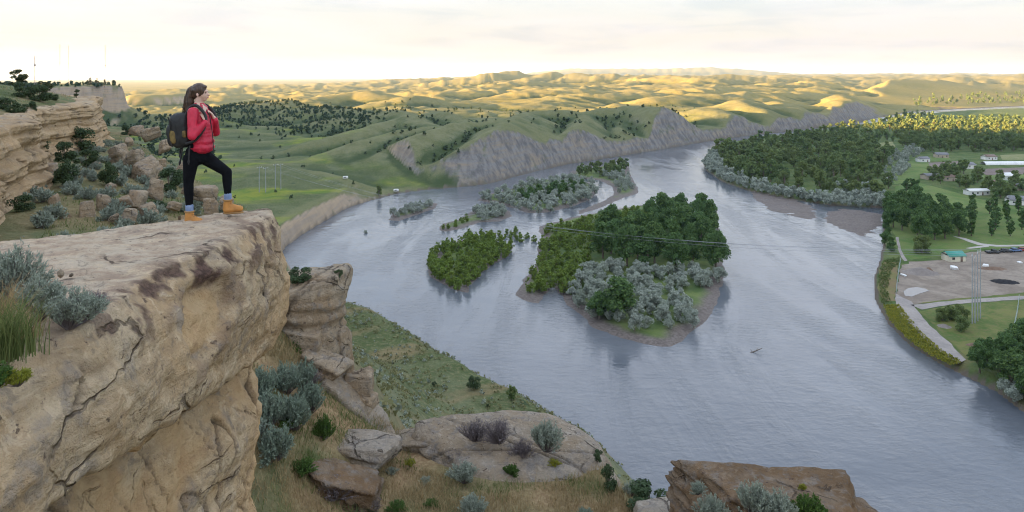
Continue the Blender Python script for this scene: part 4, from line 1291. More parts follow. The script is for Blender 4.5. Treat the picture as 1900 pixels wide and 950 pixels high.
# right bank wood
WOOD = GP([(1312, 305), (1345, 332), (1450, 358), (1540, 373), (1640, 378), (1655, 340), (1645, 310), (1665, 285), (1600, 268), (1560, 258), (1480, 258), (1395, 266), (1330, 282)], 2.0)
BANKW = GP([(1309, 312), (1342, 334), (1392, 351), (1452, 364), (1542, 379), (1640, 384), (1640, 377), (1540, 371), (1450, 355), (1392, 340), (1350, 322), (1330, 300), (1330, 284), (1310, 292)], 1.6)
scatter(TR_FOREST, WOOD, 290, 8.0, 2.0, 'floodplain_tree', wood_label, 'tree', 'trees of the wood in the river bend', 0.5, 1.25, 820, avoid=lambda x, y: bool(inside(np.array([x]), np.array([y]), BANKW)[0]))
rg = np.random.default_rng(821)
bp = np.vstack([in_poly_points(BANKW, 165, rg, 3.6), in_poly_points(GP([(1640, 318), (1655, 290), (1690, 270), (1710, 280), (1690, 310), (1660, 345), (1645, 345)], 2), 50, rg, 4.5),
                in_poly_points(GP([(1540, 368), (1560, 345), (1590, 350), (1640, 360), (1640, 378)], 2), 40, rg, 4.5)])
merged_cloud('silver_thicket', bp, np.full(len(bp), 1.6), rg.uniform(0.8, 1.4, len(bp)), rg, 9, 260, 0.42, 4.6, 5.2, M_OLIVE, label='silvery thicket edging the wood along the river bend')
bp = np.vstack([in_poly_points(GP([(1012, 428), (1090, 412), (1205, 388), (1215, 400), (1150, 440), (1112, 470), (1060, 505), (1012, 545), (968, 545), (985, 515), (1005, 480), (1005, 450)], 0.8), 170, rg, 1.6), in_poly_points(GP(ISL['willow'][0], 0.4), 70, rg, 1.6)])
merged_cloud('willow_undergrowth', bp, np.full(len(bp), 0.6), rg.uniform(0.45, 0.8, len(bp)), rg, 7, 170, 0.30, 5.0, 3.2, M_WILLOW, 'up', label='low willow undergrowth filling the thickets on the islands')

# ------------------------------------------------------------------ right bank: fields, lot, tracks, buildings
FZ = 2.0


def hit(u, v, dmin=20, dmax=6000):
    D = np.geomspace(dmin, dmax, 1400)
    x = (u - 950) / FPX * D; z = CAMZ - (v - VH) / FPX * D
    g = height(x, D)
    i = int(np.argmax(z <= g)) if (z <= g).any() else len(D) - 1
    return float(x[i]), float(D[i]), float(g[i])


def sheet(name, poly, z, mat, jit=0.0, px=True, zp=FZ):
    w = np.array([G(u, v, zp) for u, v in poly] if px else poly, float)
    rg = np.random.default_rng(len(name) * 7 + len(poly))
    out = []
    for i in range(len(w)):
        a, b = w[i], w[(i + 1) % len(w)]
        n = max(1, int(np.linalg.norm(b - a) / 3.0)) if jit else 1
        for k in range(n):
            out.append(a + (b - a) * k / n + rg.normal(size=2) * jit)
    bm = bmesh.new()
    vs = [bm.verts.new((p[0], p[1], z)) for p in out]
    f = bm.faces.new(vs)
    bm.normal_update()
    if f.normal.z < 0: f.normal_flip()
    bmesh.ops.triangulate(bm, faces=[f])
    me = bpy.data.meshes.new(name); bm.to_mesh(me); bm.free(); me.materials.append(mat)
    o = bpy.data.objects.new(name, me); COL.objects.link(o)
    o['kind'] = 'structure'
    return o


def ground_mat(name, a, b, s1=0.12, s2=1.5, rough=0.95, c=None):
    t = NT(name); p = t.pos()
    n1 = t.noise(p, s1, 5, 0.6, 0.6); n2 = t.noise(p, s2, 5, 0.65)
    col = t.mix(t.rng(n1, 0.35, 0.65), a, b)
    col = t.mix(t.math('MULTIPLY', t.rng(n2, 0.4, 0.7), 0.5), col, c or tuple(x * 0.7 for x in a))
    t.col(col); t.bump(n2, 0.5, 0.15)
    return t.set(Roughness=rough, Specular_IOR_Level=0.15)


M_PASTURE = ground_mat('pasture_grass', (0.085, 0.155, 0.036), (0.150, 0.200, 0.058), 0.05, 0.35, c=(0.17, 0.165, 0.075))
M_GRAVEL = ground_mat('gravel_lot', (0.215, 0.175, 0.140), (0.315, 0.265, 0.215), 0.08, 0.5)
M_TRACK = ground_mat('dirt_track', (0.300, 0.270, 0.250), (0.370, 0.330, 0.300), 0.2, 1.2)
M_PATH = ground_mat('pale_path', (0.42, 0.39, 0.35), (0.5, 0.46, 0.42), 0.2, 1.2)
M_PLOUGH = ground_mat('ploughed_soil', (0.185, 0.145, 0.125), (0.235, 0.19, 0.165), 0.05, 0.5)
M_HAY = ground_mat('cut_hay', (0.19, 0.21, 0.085), (0.26, 0.25, 0.12), 0.05, 0.5)
M_WEEDY = ground_mat('weedy_ground', (0.075, 0.125, 0.030), (0.165, 0.175, 0.055), 0.12, 0.8, c=(0.20, 0.15, 0.075))
M_BANKDRY = ground_mat('dry_bank', (0.21, 0.15, 0.085), (0.17, 0.17, 0.06), 0.15, 0.9)
M_ASH = ground_mat('black_heap', (0.018, 0.018, 0.020), (0.035, 0.035, 0.038), 0.3, 1.5)
M_BROWNHEAP = ground_mat('brown_heap', (0.16, 0.105, 0.075), (0.23, 0.16, 0.115), 0.3, 1.0)
M_GREYHEAP = ground_mat('grey_heap', (0.22, 0.19, 0.17), (0.28, 0.245, 0.22), 0.2, 0.8)

sheet('pasture', [(1662, 345), (1700, 338), (1740, 348), (1790, 362), (1850, 378), (1960, 395), (1980, 455), (1830, 462), (1750, 474), (1690, 482), (1664, 470), (1656, 420)], FZ + 0.03, M_PASTURE, 0.3)
sheet('pasture', [(1652, 306), (1690, 298), (1730, 302), (1722, 320), (1700, 336), (1660, 342)], FZ + 0.03, M_PASTURE, 0.3)
sheet('ploughed_field', [(1722, 302), (1780, 299), (1792, 308), (1755, 315), (1728, 313)], FZ + 0.06, M_PLOUGH, 0.2)
sheet('ploughed_field', [(1812, 314), (1960, 308), (1960, 322), (1830, 325)], FZ + 0.06, M_PLOUGH, 0.2)
sheet('hay_field', [(1815, 326), (1960, 323), (1960, 345), (1880, 342), (1825, 334)], FZ + 0.06, M_PASTURE, 0.2)
sheet('hay_field', [(1572, 276), (1600, 268), (1655, 263), (1662, 272), (1610, 283), (1580, 286)], FZ + 0.06, M_HAY, 0.2)
sheet('hay_field', [(1715, 293), (1760, 290), (1765, 297), (1722, 300)], FZ + 0.06, M_PASTURE, 0.2)
sheet('hay_field', [(1855, 288), (1960, 283), (1960, 296), (1860, 297)], FZ + 0.06, M_HAY, 0.2)
sheet('dirt_lot', [(1672, 492), (1690, 486), (1750, 482), (1800, 468), (1960, 458), (2050, 520), (1960, 548), (1880, 548), (1820, 552), (1730, 561), (1690, 566), (1664, 558), (1662, 530)], FZ + 0.05, M_GRAVEL, 0.4)
sheet('dirt_track', [(1662, 545), (1690, 560), (1712, 590), (1745, 622), (1770, 646), (1793, 668), (1776, 674), (1745, 655), (1712, 625), (1682, 594), (1660, 565)], FZ + 0.09, M_TRACK, 0.25)
sheet('dirt_track', [(1690, 566), (1760, 559), (1860, 552), (1960, 546), (1960, 553), (1860, 558), (1770, 565), (1712, 575)], FZ + 0.09, M_TRACK, 0.25)
sheet('weedy_ground', [(1706, 578), (1770, 567), (1860, 560), (1980, 554), (2050, 640), (1960, 690), (1800, 668), (1750, 622)], FZ + 0.06, M_WEEDY, 0.4)
sheet('grassy_strip', [(1700, 563), (1800, 552), (1900, 543), (1960, 540), (1960, 546), (1800, 558)], FZ + 0.08, M_WEEDY, 0.3)
sheet('footpath', [(1768, 438), (1790, 442), (1822, 452), (1850, 455), (1960, 453), (1960, 456), (1850, 458), (1815, 455), (1786, 445)], FZ + 0.08, M_PATH, 0.1)
sheet('footpath', [(1832, 455), (1800, 459), (1792, 461), (1800, 462), (1836, 458)], FZ + 0.10, M_PATH, 0.05)
sheet('footpath', [(1662, 440), (1668, 470), (1678, 485), (1684, 484), (1672, 466), (1667, 440)], FZ + 0.08, M_TRACK, 0.1)
sheet('river_bank', [(1638, 486), (1668, 486), (1664, 520), (1660, 558), (1640, 558), (1630, 540), (1630, 515)], FZ + 0.06, M_BANKDRY, 0.3)
t = NT('puddle_water'); t.col((0.10, 0.10, 0.10)); M_PUDDLE = t.set(Roughness=0.04, IOR=1.33)
sheet('puddle', [(1676, 541), (1684, 535), (1700, 533), (1716, 536), (1724, 540), (1708, 545), (1692, 551), (1680, 549)], FZ + 0.12, M_PUDDLE, 0.1)


def heap(name, u, v, w, d, h, mat, label, cat, seed):
    x, y = G(u, v, FZ)
    gx, gy = np.meshgrid(np.linspace(-1.3, 1.3, 40), np.linspace(-1.3, 1.3, 30), indexing='ij')
    r = np.hypot(gx, gy) + 0.22 * fbm2(gx * 2.2 + seed, gy * 2.2, 3, seed)
    z = h * np.clip(1 - r, -0.2, 1) ** 1.0 * (1 + 0.3 * fbm2(gx * 4, gy * 4, 2, seed + 1)) if False else h * sstep(1.05, 0.0, r) + 0.08 * h * fbm2(gx * 6, gy * 6, 2, seed + 1) * (r < 1) - 0.05 * (r > 1.05)
    o = mesh_np(name, np.stack([gx * w / 2, gy * d / 2, z], -1).reshape(-1, 3), grid_faces(40, 30)[:, ::-1], mat)
    o.location = (x, y, FZ + 0.02)
    return tag(o, label, cat, kind='thing')


heap('gravel_heap', 1708, 506, 13, 9, 2.0, M_GREYHEAP, 'broad grey gravel heap in the dirt lot by the fence', 'heap', 5)
heap('soil_heap', 1722, 505, 5, 4, 1.8, M_BROWNHEAP, 'dark brown soil heap beside the broad gravel heap', 'heap', 6)
heap('soil_heap', 1842, 499, 11, 5, 0.9, M_BROWNHEAP, 'long low brown soil heap behind the tall poles', 'heap', 7)
heap('ash_heap', 1864, 523, 10, 7, 0.7, M_ASH, 'black heap on the dirt lot', 'heap', 8)
heap('rubble_heap', 1752, 606, 4, 4, 0.7, M_GREYHEAP, 'small grey rubble heap by the dirt track and hedge', 'heap', 9)
heap('straw_heap', 1805, 641, 4, 3, 0.6, M_BROWNHEAP, 'small tan heap in the weeds near the corner trees', 'heap', 10)

M_WHITE = plain('white_paint', (0.72, 0.71, 0.68), 0.6, 0.08, 2.0)
M_CREAM = plain('cream_siding', (0.66, 0.61, 0.47), 0.6, 0.06, 2.0)
M_GREENROOF = plain('green_metal_roof', (0.03, 0.26, 0.20), 0.4, 0.08, 1.0)
M_GREYROOF = plain('grey_shingles', (0.19, 0.19, 0.20), 0.8, 0.2, 2.0)
M_BROWNROOF = plain('brown_shingles', (0.20, 0.14, 0.11), 0.8, 0.2, 2.0)
M_DARKGLASS = plain('dark_glass', (0.03, 0.035, 0.04), 0.1, 0.05)
M_TAN = plain('tan_siding', (0.42, 0.35, 0.27), 0.7, 0.08, 2.0)
M_DOOR = plain('door_paint', (0.22, 0.16, 0.12), 0.6, 0.1)
M_TARP = plain('white_tarpaulin', (0.75, 0.75, 0.74), 0.5, 0.1, 1.5, bump=0.2)
M_GALV = plain('weathered_pole', (0.33, 0.345, 0.355), 0.6, 0.15, 1.0)
M_BLACKPAINT = plain('black_car_paint', (0.025, 0.028, 0.03), 0.25, 0.1)
M_RUBBER = plain('rubber', (0.02, 0.02, 0.02), 0.8, 0.1)
M_BLUEPAINT = plain('blue_paint', (0.08, 0.15, 0.30), 0.35, 0.1)
M_REDPAINT = plain('red_paint', (0.32, 0.06, 0.05), 0.35, 0.1)
M_FENCE = plain('fence_metal', (0.26, 0.32, 0.29), 0.6, 0.1)


def box(sx, sy, sz, cx=0, cy=0, cz=0):
    v = [(cx + a * sx / 2, cy + b * sy / 2, cz + c * sz / 2) for a in (-1, 1) for b in (-1, 1) for c in (-1, 1)]
    f = [[0, 1, 3, 2], [4, 6, 7, 5], [0, 4, 5, 1], [2, 3, 7, 6], [0, 2, 6, 4], [1, 5, 7, 3]]
    return np.array(v), np.array(f)


def joinm(*ms):
    V, F, o = [], [], 0
    for v, f in ms:
        V.append(v); F.append(f + o); o += len(v)
    return np.vstack(V), np.vstack(F)


def house(u, v, L, Wd, H, R, rz, wall, roof, label, cat='house', name='house', door=True, zp=FZ, loc=None):
    x, y = G(u, v, zp) if loc is None else loc
    r = empty(name, (x, y, zp), rz)
    tag(r, label, cat)
    # walls with gable ends
    vv = [(-L / 2, -Wd / 2, 0), (L / 2, -Wd / 2, 0), (L / 2, Wd / 2, 0), (-L / 2, Wd / 2, 0), (-L / 2, -Wd / 2, H), (L / 2, -Wd / 2, H), (L / 2, Wd / 2, H), (-L / 2, Wd / 2, H), (-L / 2, 0, H + R), (L / 2, 0, H + R)]
    w = mesh_np('wall', vv, [np.array([[0, 1, 5, 4], [2, 3, 7, 6], [1, 2, 6, 5], [3, 0, 4, 7]]), np.array([[4, 7, 8], [5, 9, 6]])], wall, r, smooth=False)
    o = 0.35; th_ = 0.12
    e = R / (Wd / 2) * o
    top = [(-L / 2 - o, -Wd / 2 - o, H - e), (L / 2 + o, -Wd / 2 - o, H - e), (L / 2 + o, 0, H + R), (-L / 2 - o, 0, H + R), (L / 2 + o, Wd / 2 + o, H - e), (-L / 2 - o, Wd / 2 + o, H - e)]
    rv = [(a, b, c + 0.03) for a, b, c in top] + [(a, b, c + 0.03 + th_) for a, b, c in top]
    rf = [[6, 7, 8, 9], [9, 8, 10, 11], [0, 3, 2, 1], [3, 5, 4, 2], [0, 1, 7, 6], [5, 11, 10, 4], [1, 2, 8, 7], [2, 4, 10, 8], [0, 6, 9, 3], [3, 9, 11, 5]]
    mesh_np('roof', rv, np.array(rf), roof, r, smooth=False)
    n = max(1, int(L / 3.2))
    for i in range(n):
        xx = -L / 2 + (i + 0.5) * L / n
        if door and i == n // 2:
            mesh_np('door', *box(0.95, 0.06, 2.0, xx, -Wd / 2 - 0.03, 1.0), M_DOOR, r, smooth=False)
        else:
            mesh_np('window', *box(1.1, 0.06, 0.9, xx, -Wd / 2 - 0.03, H * 0.58), M_DARKGLASS, r, smooth=False)
    return r


house(1769, 483, 6.8, 4.6, 2.3, 1.35, 0.10, M_CREAM, M_GREENROOF, 'small cream shed with a green roof at the edge of the dirt lot', 'shed', 'shed')
HOUSES = [(1812, 361, 13, 6, 2.6, 1.0, 0.1, M_WHITE, M_WHITE, 'long white trailer house beside the pasture trees'),
          (1888, 379, 10, 7, 2.8, 2.0, -0.2, M_WHITE, M_GREYROOF, 'white house with a grey roof past the pasture'),
          (1796, 312, 9, 7, 3.0, 1.6, 0.3, M_WHITE, M_GREYROOF, 'white farmhouse by the ploughed field'),
          (1868, 333, 9, 7, 3.0, 1.8, 0.2, M_WHITE, M_WHITE, 'white roofed house behind the hay field'),
          (1728, 332, 12, 7, 2.8, 1.2, 0.15, M_TAN, M_GREYROOF, 'tan shed with grey roof at the pasture gate'),
          (1764, 335, 11, 7, 3.0, 1.4, -0.1, M_TAN, M_BROWNROOF, 'tan house with brown roof among dark trees'),
          (1848, 345, 9, 6, 2.6, 1.4, 0.4, M_WHITE, M_BROWNROOF, 'white cottage with a brown roof between the houses'),
          (1895, 352, 8, 6, 2.6, 1.4, 0.0, M_TAN, M_GREYROOF, 'tan cottage behind the white grey roofed house'),
          (1712, 300, 9, 6, 2.8, 1.5, 0.2, M_WHITE, M_GREYROOF, 'white outbuilding beside the silver bushes'),
          (1835, 296, 10, 7, 2.8, 1.6, 0.2, M_WHITE, M_BROWNROOF, 'white house under the long dark tree row'),
          (1746, 292, 10, 7, 2.8, 1.6, -0.2, M_TAN, M_GREYROOF, 'tan house under the long dark tree row')]
for h_ in HOUSES:
    house(*h_[:7], h_[7], h_[8], h_[9])
# greenhouse: a long white hoop tunnel
x, y = G(1880, 305, FZ)
gh = empty('greenhouse', (x, y, FZ), 0.06); tag(gh, 'long low white hoop greenhouse by the ploughed field', 'greenhouse')
a_ = np.linspace(0, math.pi, 13)
for k in range(4):
    vv = np.array([[(-26 + k * 13 + (0 if e == 0 else 12.8), -3.2 * math.cos(q), 2.6 * math.sin(q)) for q in a_] for e in (0, 1)]).reshape(-1, 3)
    mesh_np('cover_panel', vv, grid_faces(2, 13), M_TARP, gh)

for i, (u, v, w, d, h, lab) in enumerate([(1772, 500, 3.4, 2.6, 1.3, 'crumpled white tarpaulin heap near the green roofed shed'), (1829, 494, 2.6, 1.6, 0.8, 'small white covered pile behind the brown soil heap'),
                                          (1892, 488, 2.0, 1.4, 0.7, 'small white bundle at the back of the dirt lot'), (1677, 512, 1.4, 4.0, 0.7, 'white tarpaulin roll lying by the lot fence')]):
    o = rock_mesh('covered_pile', (w, d, h * 1.4), 900 + i, M_TARP, sub=3, rough=0.2)
    o.location = (*G(u, v, FZ), FZ + h * 0.35); tag(o, lab, 'covered pile', kind='thing')


# parked vehicles at the back of the lot
def car(u, v, rz, paint, label, L=4.8, Wd=1.85, truck=False):
    x, y = G(u, v, FZ)
    r = empty('parked_truck' if truck else 'parked_car', (x, y, FZ + 0.05), rz); tag(r, label, 'truck' if truck else 'car')
    prof = [(-L / 2, 0.35), (-L / 2, 0.85), (-L * 0.42, 0.98), (L * 0.20, 0.98), (L * 0.44, 0.86), (L / 2, 0.70), (L / 2, 0.35)]
    def ext(pr, w, taper=1.0):
        n = len(pr); V = [(a, -w / 2, b) for a, b in pr] + [(a, w / 2, b) for a, b in pr]
        F4 = np.array([[i, (i + 1) % n, n + (i + 1) % n, n + i] for i in range(n)])
        me = [F4]
        bmV = np.array(V)
        tri = np.array([[0, i + 1, i] for i in range(1, n - 1)] + [[n, n + i, n + i + 1] for i in range(1, n - 1)])
        return bmV, [F4, tri]
    V_, F_ = ext(prof, Wd); mesh_np('body', V_, F_, paint, r, smooth=False)
    cab = [(-L * 0.05, 0.98), (0.0, 1.62), (L * 0.18, 1.62), (L * 0.27, 0.98)] if truck else [(-L * 0.40, 0.98), (-L * 0.28, 1.50), (L * 0.08, 1.50), (L * 0.24, 0.98)]
    V_, F_ = ext(cab, Wd * 0.86); mesh_np('cabin', V_, F_, M_DARKGLASS, r, smooth=False)
    V_, F_ = ext([(cab[1][0] - 0.03, 1.48 if not truck else 1.60), (cab[1][0], (1.54 if not truck else 1.66)), (cab[2][0], (1.54 if not truck else 1.66)), (cab[2][0] + 0.03, 1.48 if not truck else 1.60)], Wd * 0.84)
    mesh_np('cabin_roof', V_, F_, paint, r, smooth=False)
    for sx in (-0.31, 0.31):
        for sy in (-1, 1):
            a = np.linspace(0, 2 * math.pi, 15)[:-1]
            wv = np.array([[(L * sx + 0.34 * math.cos(q), sy * (Wd / 2 - 0.1) + e * 0.12, 0.30 + 0.34 * math.sin(q)) for q in a] for e in (-1, 1)]).reshape(-1, 3)
            n = 14
            f4 = np.array([[i, (i + 1) % n, n + (i + 1) % n, n + i] for i in range(n)])
            tri = np.array([[0, i + 1, i] for i in range(1, n - 1)] + [[n, n + i, n + i + 1] for i in range(1, n - 1)])
            mesh_np('wheel', wv, [f4, tri], M_RUBBER, r, smooth=False)
    for sy in (-1, 1):
        mesh_np('headlight', *box(0.06, 0.35, 0.16, L / 2 + 0.02, sy * Wd * 0.33, 0.66), M_WHITE, r, smooth=False)


car(1842, 470, 0.05, M_BLACKPAINT, 'black pickup truck parked along the back of the dirt lot', 5.6, 1.95, True)
car(1866, 468, 0.1, M_BLACKPAINT, 'dark car parked behind the black pickup truck')
car(1884, 467, 0.2, M_BLUEPAINT, 'blue car parked between the dark car and the red car')
car(1899, 466, -0.1, M_REDPAINT, 'red car parked at the end of the vehicle row')


# tall utility poles, both sides of the river, and the wires between them
def pole(x, y, z, h, label, arm=3.2, rz=0.0, r0=0.22, group=None):
    r = empty('utility_pole', (x, y, z), rz); tag(r, label, 'utility pole', group)
    v, f = tubes([[((0, 0, -0.5), r0), ((0, 0, h * 0.5), r0 * 0.85), ((0, 0, h), r0 * 0.6)]], 8); mesh_np('shaft', v, f, M_GALV, r)
    mesh_np('crossarm', *box(arm, 0.16, 0.16, 0, 0.0, h - 0.7), M_GALV, r, smooth=False)
    for k in (-1, 1):
        v, f = tubes([[((k * arm * 0.45, 0, h - 0.62), 0.09), ((k * arm * 0.45, 0, h - 0.1), 0.06)]], 6); mesh_np('insulator', v, f, M_WHITE, r)
    return (x, y, z + h - 0.15)


RP = []
for i, (u, v, vt, lab) in enumerate([(1804, 601, 470, 'tall grey utility pole with crossarm, first in the row from the river'), (1809, 600, 474, 'tall grey utility pole with crossarm, second in the row from the river'),
                                     (1814, 596, 465, 'tall grey utility pole with crossarm, third in the row from the river'), (1819, 591, 462, 'tall grey utility pole with crossarm, last in the row from the river')]):
    x, y = G(u, v, FZ); RP.append(pole(x, y, FZ, (v - vt) / FPX * y, lab, 2.4, 0.9, 0.17))
LP_ = []
for i, (u, v, hpx, lab) in enumerate([(481, 357, 47, 'slim utility pole in the green valley, first of four beside the bluff'), (493, 357, 46, 'slim utility pole in the green valley, second of four beside the bluff'),
                                      (511, 351, 46, 'slim utility pole in the green valley, third of four beside the bluff'), (521, 351, 46, 'slim utility pole in the green valley, last of four beside the bluff')]):
    x, y, z = hit(u, v, 200); LP_.append(pole(x, y, z, hpx / FPX * y * 1.02, lab, 3.0, 0.9, 0.24))
M_WIRE = plain('wire', (0.33, 0.34, 0.36), 0.4, 0.05)
for i in range(4):
    a, b = np.array(LP_[i]), np.array(RP[i])
    tt = np.linspace(0, 1, 60)
    pts = a[None, :] * (1 - tt[:, None]) + b[None, :] * tt[:, None]
    pts[:, 2] -= (10.5 + 0.8 * i) * 4 * tt * (1 - tt)
    v, f = tubes([[(p, 0.032) for p in pts]], 4)
    tag(mesh_np('power_line', v, f, M_WIRE), 'thin power line sagging across the river over the largest island', 'cable', 'power lines across the river')


# lot fences: posts and rails
def fence(px, label, hgt=1.7, step=4.0):
    w = [G(u, v, FZ) for u, v in px]
    r = empty('fence', (w[0][0], w[0][1], FZ)); tag(r, label, 'fence')
    q = resample(np.array(w), max(3, int(sum(math.dist(w[i], w[i + 1]) for i in range(len(w) - 1)) / step)))
    o = np.array([w[0][0], w[0][1]])
    pv, pf = box(0.12, 0.12, hgt, 0, 0, hgt / 2)
    me = None
    for p in q - o:
        if me is None:
            b = mesh_np('post', pv, pf, M_FENCE, r, smooth=False); me = b.data
        else:
            b = bpy.data.objects.new('post', me); COL.objects.link(b); b.parent = r
        b.location = (p[0], p[1], 0)
    for zz in (hgt * 0.95, hgt * 0.55, hgt * 0.15):
        v, f = tubes([[((p[0], p[1], zz), 0.05) for p in q - o]], 4); mesh_np('rail', v, f, M_FENCE, r)


fence([(1671, 486), (1667, 510), (1663, 545)], 'green grey fence between the dirt lot and the river bank')
fence([(1891, 556), (1888, 580), (1882, 610)], 'pale fence crossing the weedy ground past the tall poles')

# hedges and trees of the right bank
rg = np.random.default_rng(77)
TR_HEDGE = protos(2, name='hedge_bush', h=5.0, w=6.5, base=0.1, k=18, n=2600, size=0.20, leaf=M_FOREST, seed=450)
for i, (u, v, s, lab) in enumerate([(1748, 596, 0.9, 'dense green hedge bush, end of the hedge nearest the track'), (1765, 594, 0.95, 'dense green hedge bush in the middle of the hedge'), (1783, 590, 0.9, 'dense green hedge bush joining the hedge to the poles'),
                                    (1784, 613, 0.95, 'separate round green bush just in front of the hedge')]):
    TR_HEDGE[i % 2].place('hedge_bush', (*G(u, v, FZ), FZ), s * 0.85, i, lab, 'bush')
scatter(TR_COTTON, GP([(1815, 690), (1850, 712), (1900, 745), (1990, 790), (2010, 690), (1930, 640), (1880, 655), (1840, 672)], FZ), 28, 4.0, FZ, 'cottonwood_tree', 'dark leafy tree in the clump at the bend of the right bank', 'tree', 'trees at the right bank corner', 0.42, 0.62, 830)
scatter(TR_OLIVE, GP([(1862, 722), (1905, 752), (1930, 760), (1910, 730), (1880, 715)], FZ), 8, 2.4, 1.4, 'silver_olive_bush', 'silvery bush at the water edge under the corner trees', 'bush', 'silver bushes under the corner trees', 0.55, 0.8, 831)
scatter(TR_COTTON, GP([(1648, 392), (1700, 385), (1760, 410), (1790, 425), (1780, 445), (1720, 455), (1690, 440), (1655, 425)], FZ), 34, 6.0, FZ, 'cottonwood_tree', 'dark tree in the park grove beside the river', 'tree', 'trees of the park grove', 0.62, 0.92, 832)
TR_HEDGE[0].place('weeping_willow', (*G(1711, 470, FZ), FZ), 1.45, 0, 'pale round green willow on the lawn behind the dirt lot', 'tree')
scatter(TR_COTTON, GP([(1642, 396), (1652, 396), (1655, 470), (1645, 478), (1640, 440)], FZ), 14, 4.5, 1.4, 'bank_tree', 'small green tree hugging the bank below the park grove', 'tree', 'small trees along the park bank', 0.28, 0.42, 833)
scatter(TR_COLUMN, GP([(1800, 385), (1960, 395), (1960, 450), (1850, 450), (1800, 440)], FZ), 26, 8.5, FZ, 'columnar_tree', 'upright young tree standing alone on the pasture lawn', 'tree', 'upright young trees on the lawn', 0.62, 0.95, 834)
for i, (u, v, lab) in enumerate([(1682, 358, 'paired upright tree by the pasture, nearer the wood'), (1700, 360, 'paired upright tree by the pasture, farther from the wood'), (1692, 357, 'upright tree standing between the paired pasture trees')]):
    TR_COLUMN[i].place('columnar_tree', (*G(u, v, FZ), FZ), 0.85, i, lab, 'tree', None, 1.25)
scatter(TR_FOREST, GP([(1720, 322), (1800, 318), (1830, 340), (1960, 345), (1960, 385), (1850, 372), (1790, 352), (1730, 338)], FZ), 40, 8.0, FZ, 'garden_tree', 'dark green tree shading the farmhouses', 'tree', 'trees among the farmhouses', 0.6, 0.95, 835)
scatter(TR_FOREST, GP([(1660, 272), (1720, 284), (1800, 284), (1960, 280), (1960, 268), (1800, 264), (1690, 260)], FZ), 95, 8.0, FZ, 'garden_tree', 'dark tree in the long row behind the farm fields', 'tree', 'long dark tree row behind the fields', 0.75, 1.1, 836)
# sunlit far trees
far1 = GP([(1480, 252), (1560, 240), (1640, 232), (1700, 227), (1760, 224), (1960, 220), (1960, 268), (1800, 262), (1690, 258), (1600, 262), (1560, 256)], 4.0)
pts = in_poly_points(far1, 330, rg, 13)
zs = height(pts[:, 0], pts[:, 1])
order = np.argsort(pts[:, 1])
for i in order[:190]:
    TR_FAR[i % 6].place('riverside_tree', (pts[i, 0], pts[i, 1], zs[i] - 0.1), rg.uniform(0.7, 1.15), rg.uniform(0, 6), 'far tree in the evening sun beyond the dark tree row', 'tree', 'sunlit trees beyond the dark row')
rest = order[190:]
more = in_poly_points(GP([(1640, 222), (1690, 214), (1725, 216), (1740, 222), (1700, 226), (1650, 229)], 4.0), 40, rg, 16)
more2 = in_poly_points(GP([(1690, 198), (1780, 194), (1960, 189), (1960, 182), (1780, 187), (1690, 193)], 5.0), 90, rg, 18)
allp = np.vstack([pts[rest], more, more2])
merged_cloud('far_wood', allp, height(allp[:, 0], allp[:, 1]), rg.uniform(0.7, 1.2, len(allp)), rg, 7, 110, 1.2, 11, 9, M_FOREST, label='far belt of sunlit trees along the upper river')

# yellow weeds on the near right bank
wp = in_poly_points(GP([(1640, 566), (1668, 566), (1700, 610), (1740, 645), (1780, 672), (1765, 678), (1720, 655), (1680, 625), (1652, 595)], FZ), 700, rg, 0.5)
merged_cloud('bank_weeds', wp, np.full(len(wp), 1.7), rg.uniform(0.5, 1.2, len(wp)), rg, 5, 26, 0.14, 0.9, 1.3, M_YELLOW, label='yellow green weeds along the right bank')
wp = in_poly_points(GP([(1640, 484), (1668, 478), (1672, 486), (1655, 500), (1645, 540), (1655, 562), (1636, 562), (1630, 520)], FZ), 300, rg, 0.5)
merged_cloud('bank_scrub', wp, np.full(len(wp), 1.7), rg.uniform(0.5, 1.2, len(wp)), rg, 5, 26, 0.14, 0.9, 1.3, M_GRASSGREEN, label='green scrub along the bank beside the dirt lot')

# snag drifting in the open river
x, y = G(1403, 654, 0)
v, f = tubes([[((-2.2, 0, -0.3), 0.18), ((0, 0.2, 0.35), 0.14), ((1.6, 0.1, 1.1), 0.07)], [((0, 0.2, 0.35), 0.08), ((0.5, -0.1, 1.3), 0.03)], [((-1, 0.1, 0.0), 0.08), ((-1.4, 0.5, 0.8), 0.03)]], 6)
o = mesh_np('driftwood_snag', v, f, M_BARK); o.location = (x, y, 0); tag(o, 'dark driftwood snag poking from the open river', 'driftwood')

# ------------------------------------------------------------------ plants near the viewpoint
def plant(pro, u, v, D, wpx, label, cat='shrub', z=None, name='sagebrush', rz=None, group=None, hs=1.0, zoff=-0.04):
    """bush whose base sits at pixel (u, v), distance D; wpx = width in photo pixels"""
    p = P(u, v, D)
    s = wpx / FPX * D / pro.d['w']
    o = pro.place(name, (p[0], p[1], (p[2] if z is None else z) + zoff), s, random.uniform(0, 6.28) if rz is None else rz, label, cat, group)
    o.scale[2] = s * hs
    if pro.d['name'] == 'sagebrush': rename_sage(o)
    return o


def DB(v, z=65.0):
    return (CAMZ - z) * FPX / (v - VH)


LT = LZ + 0.10
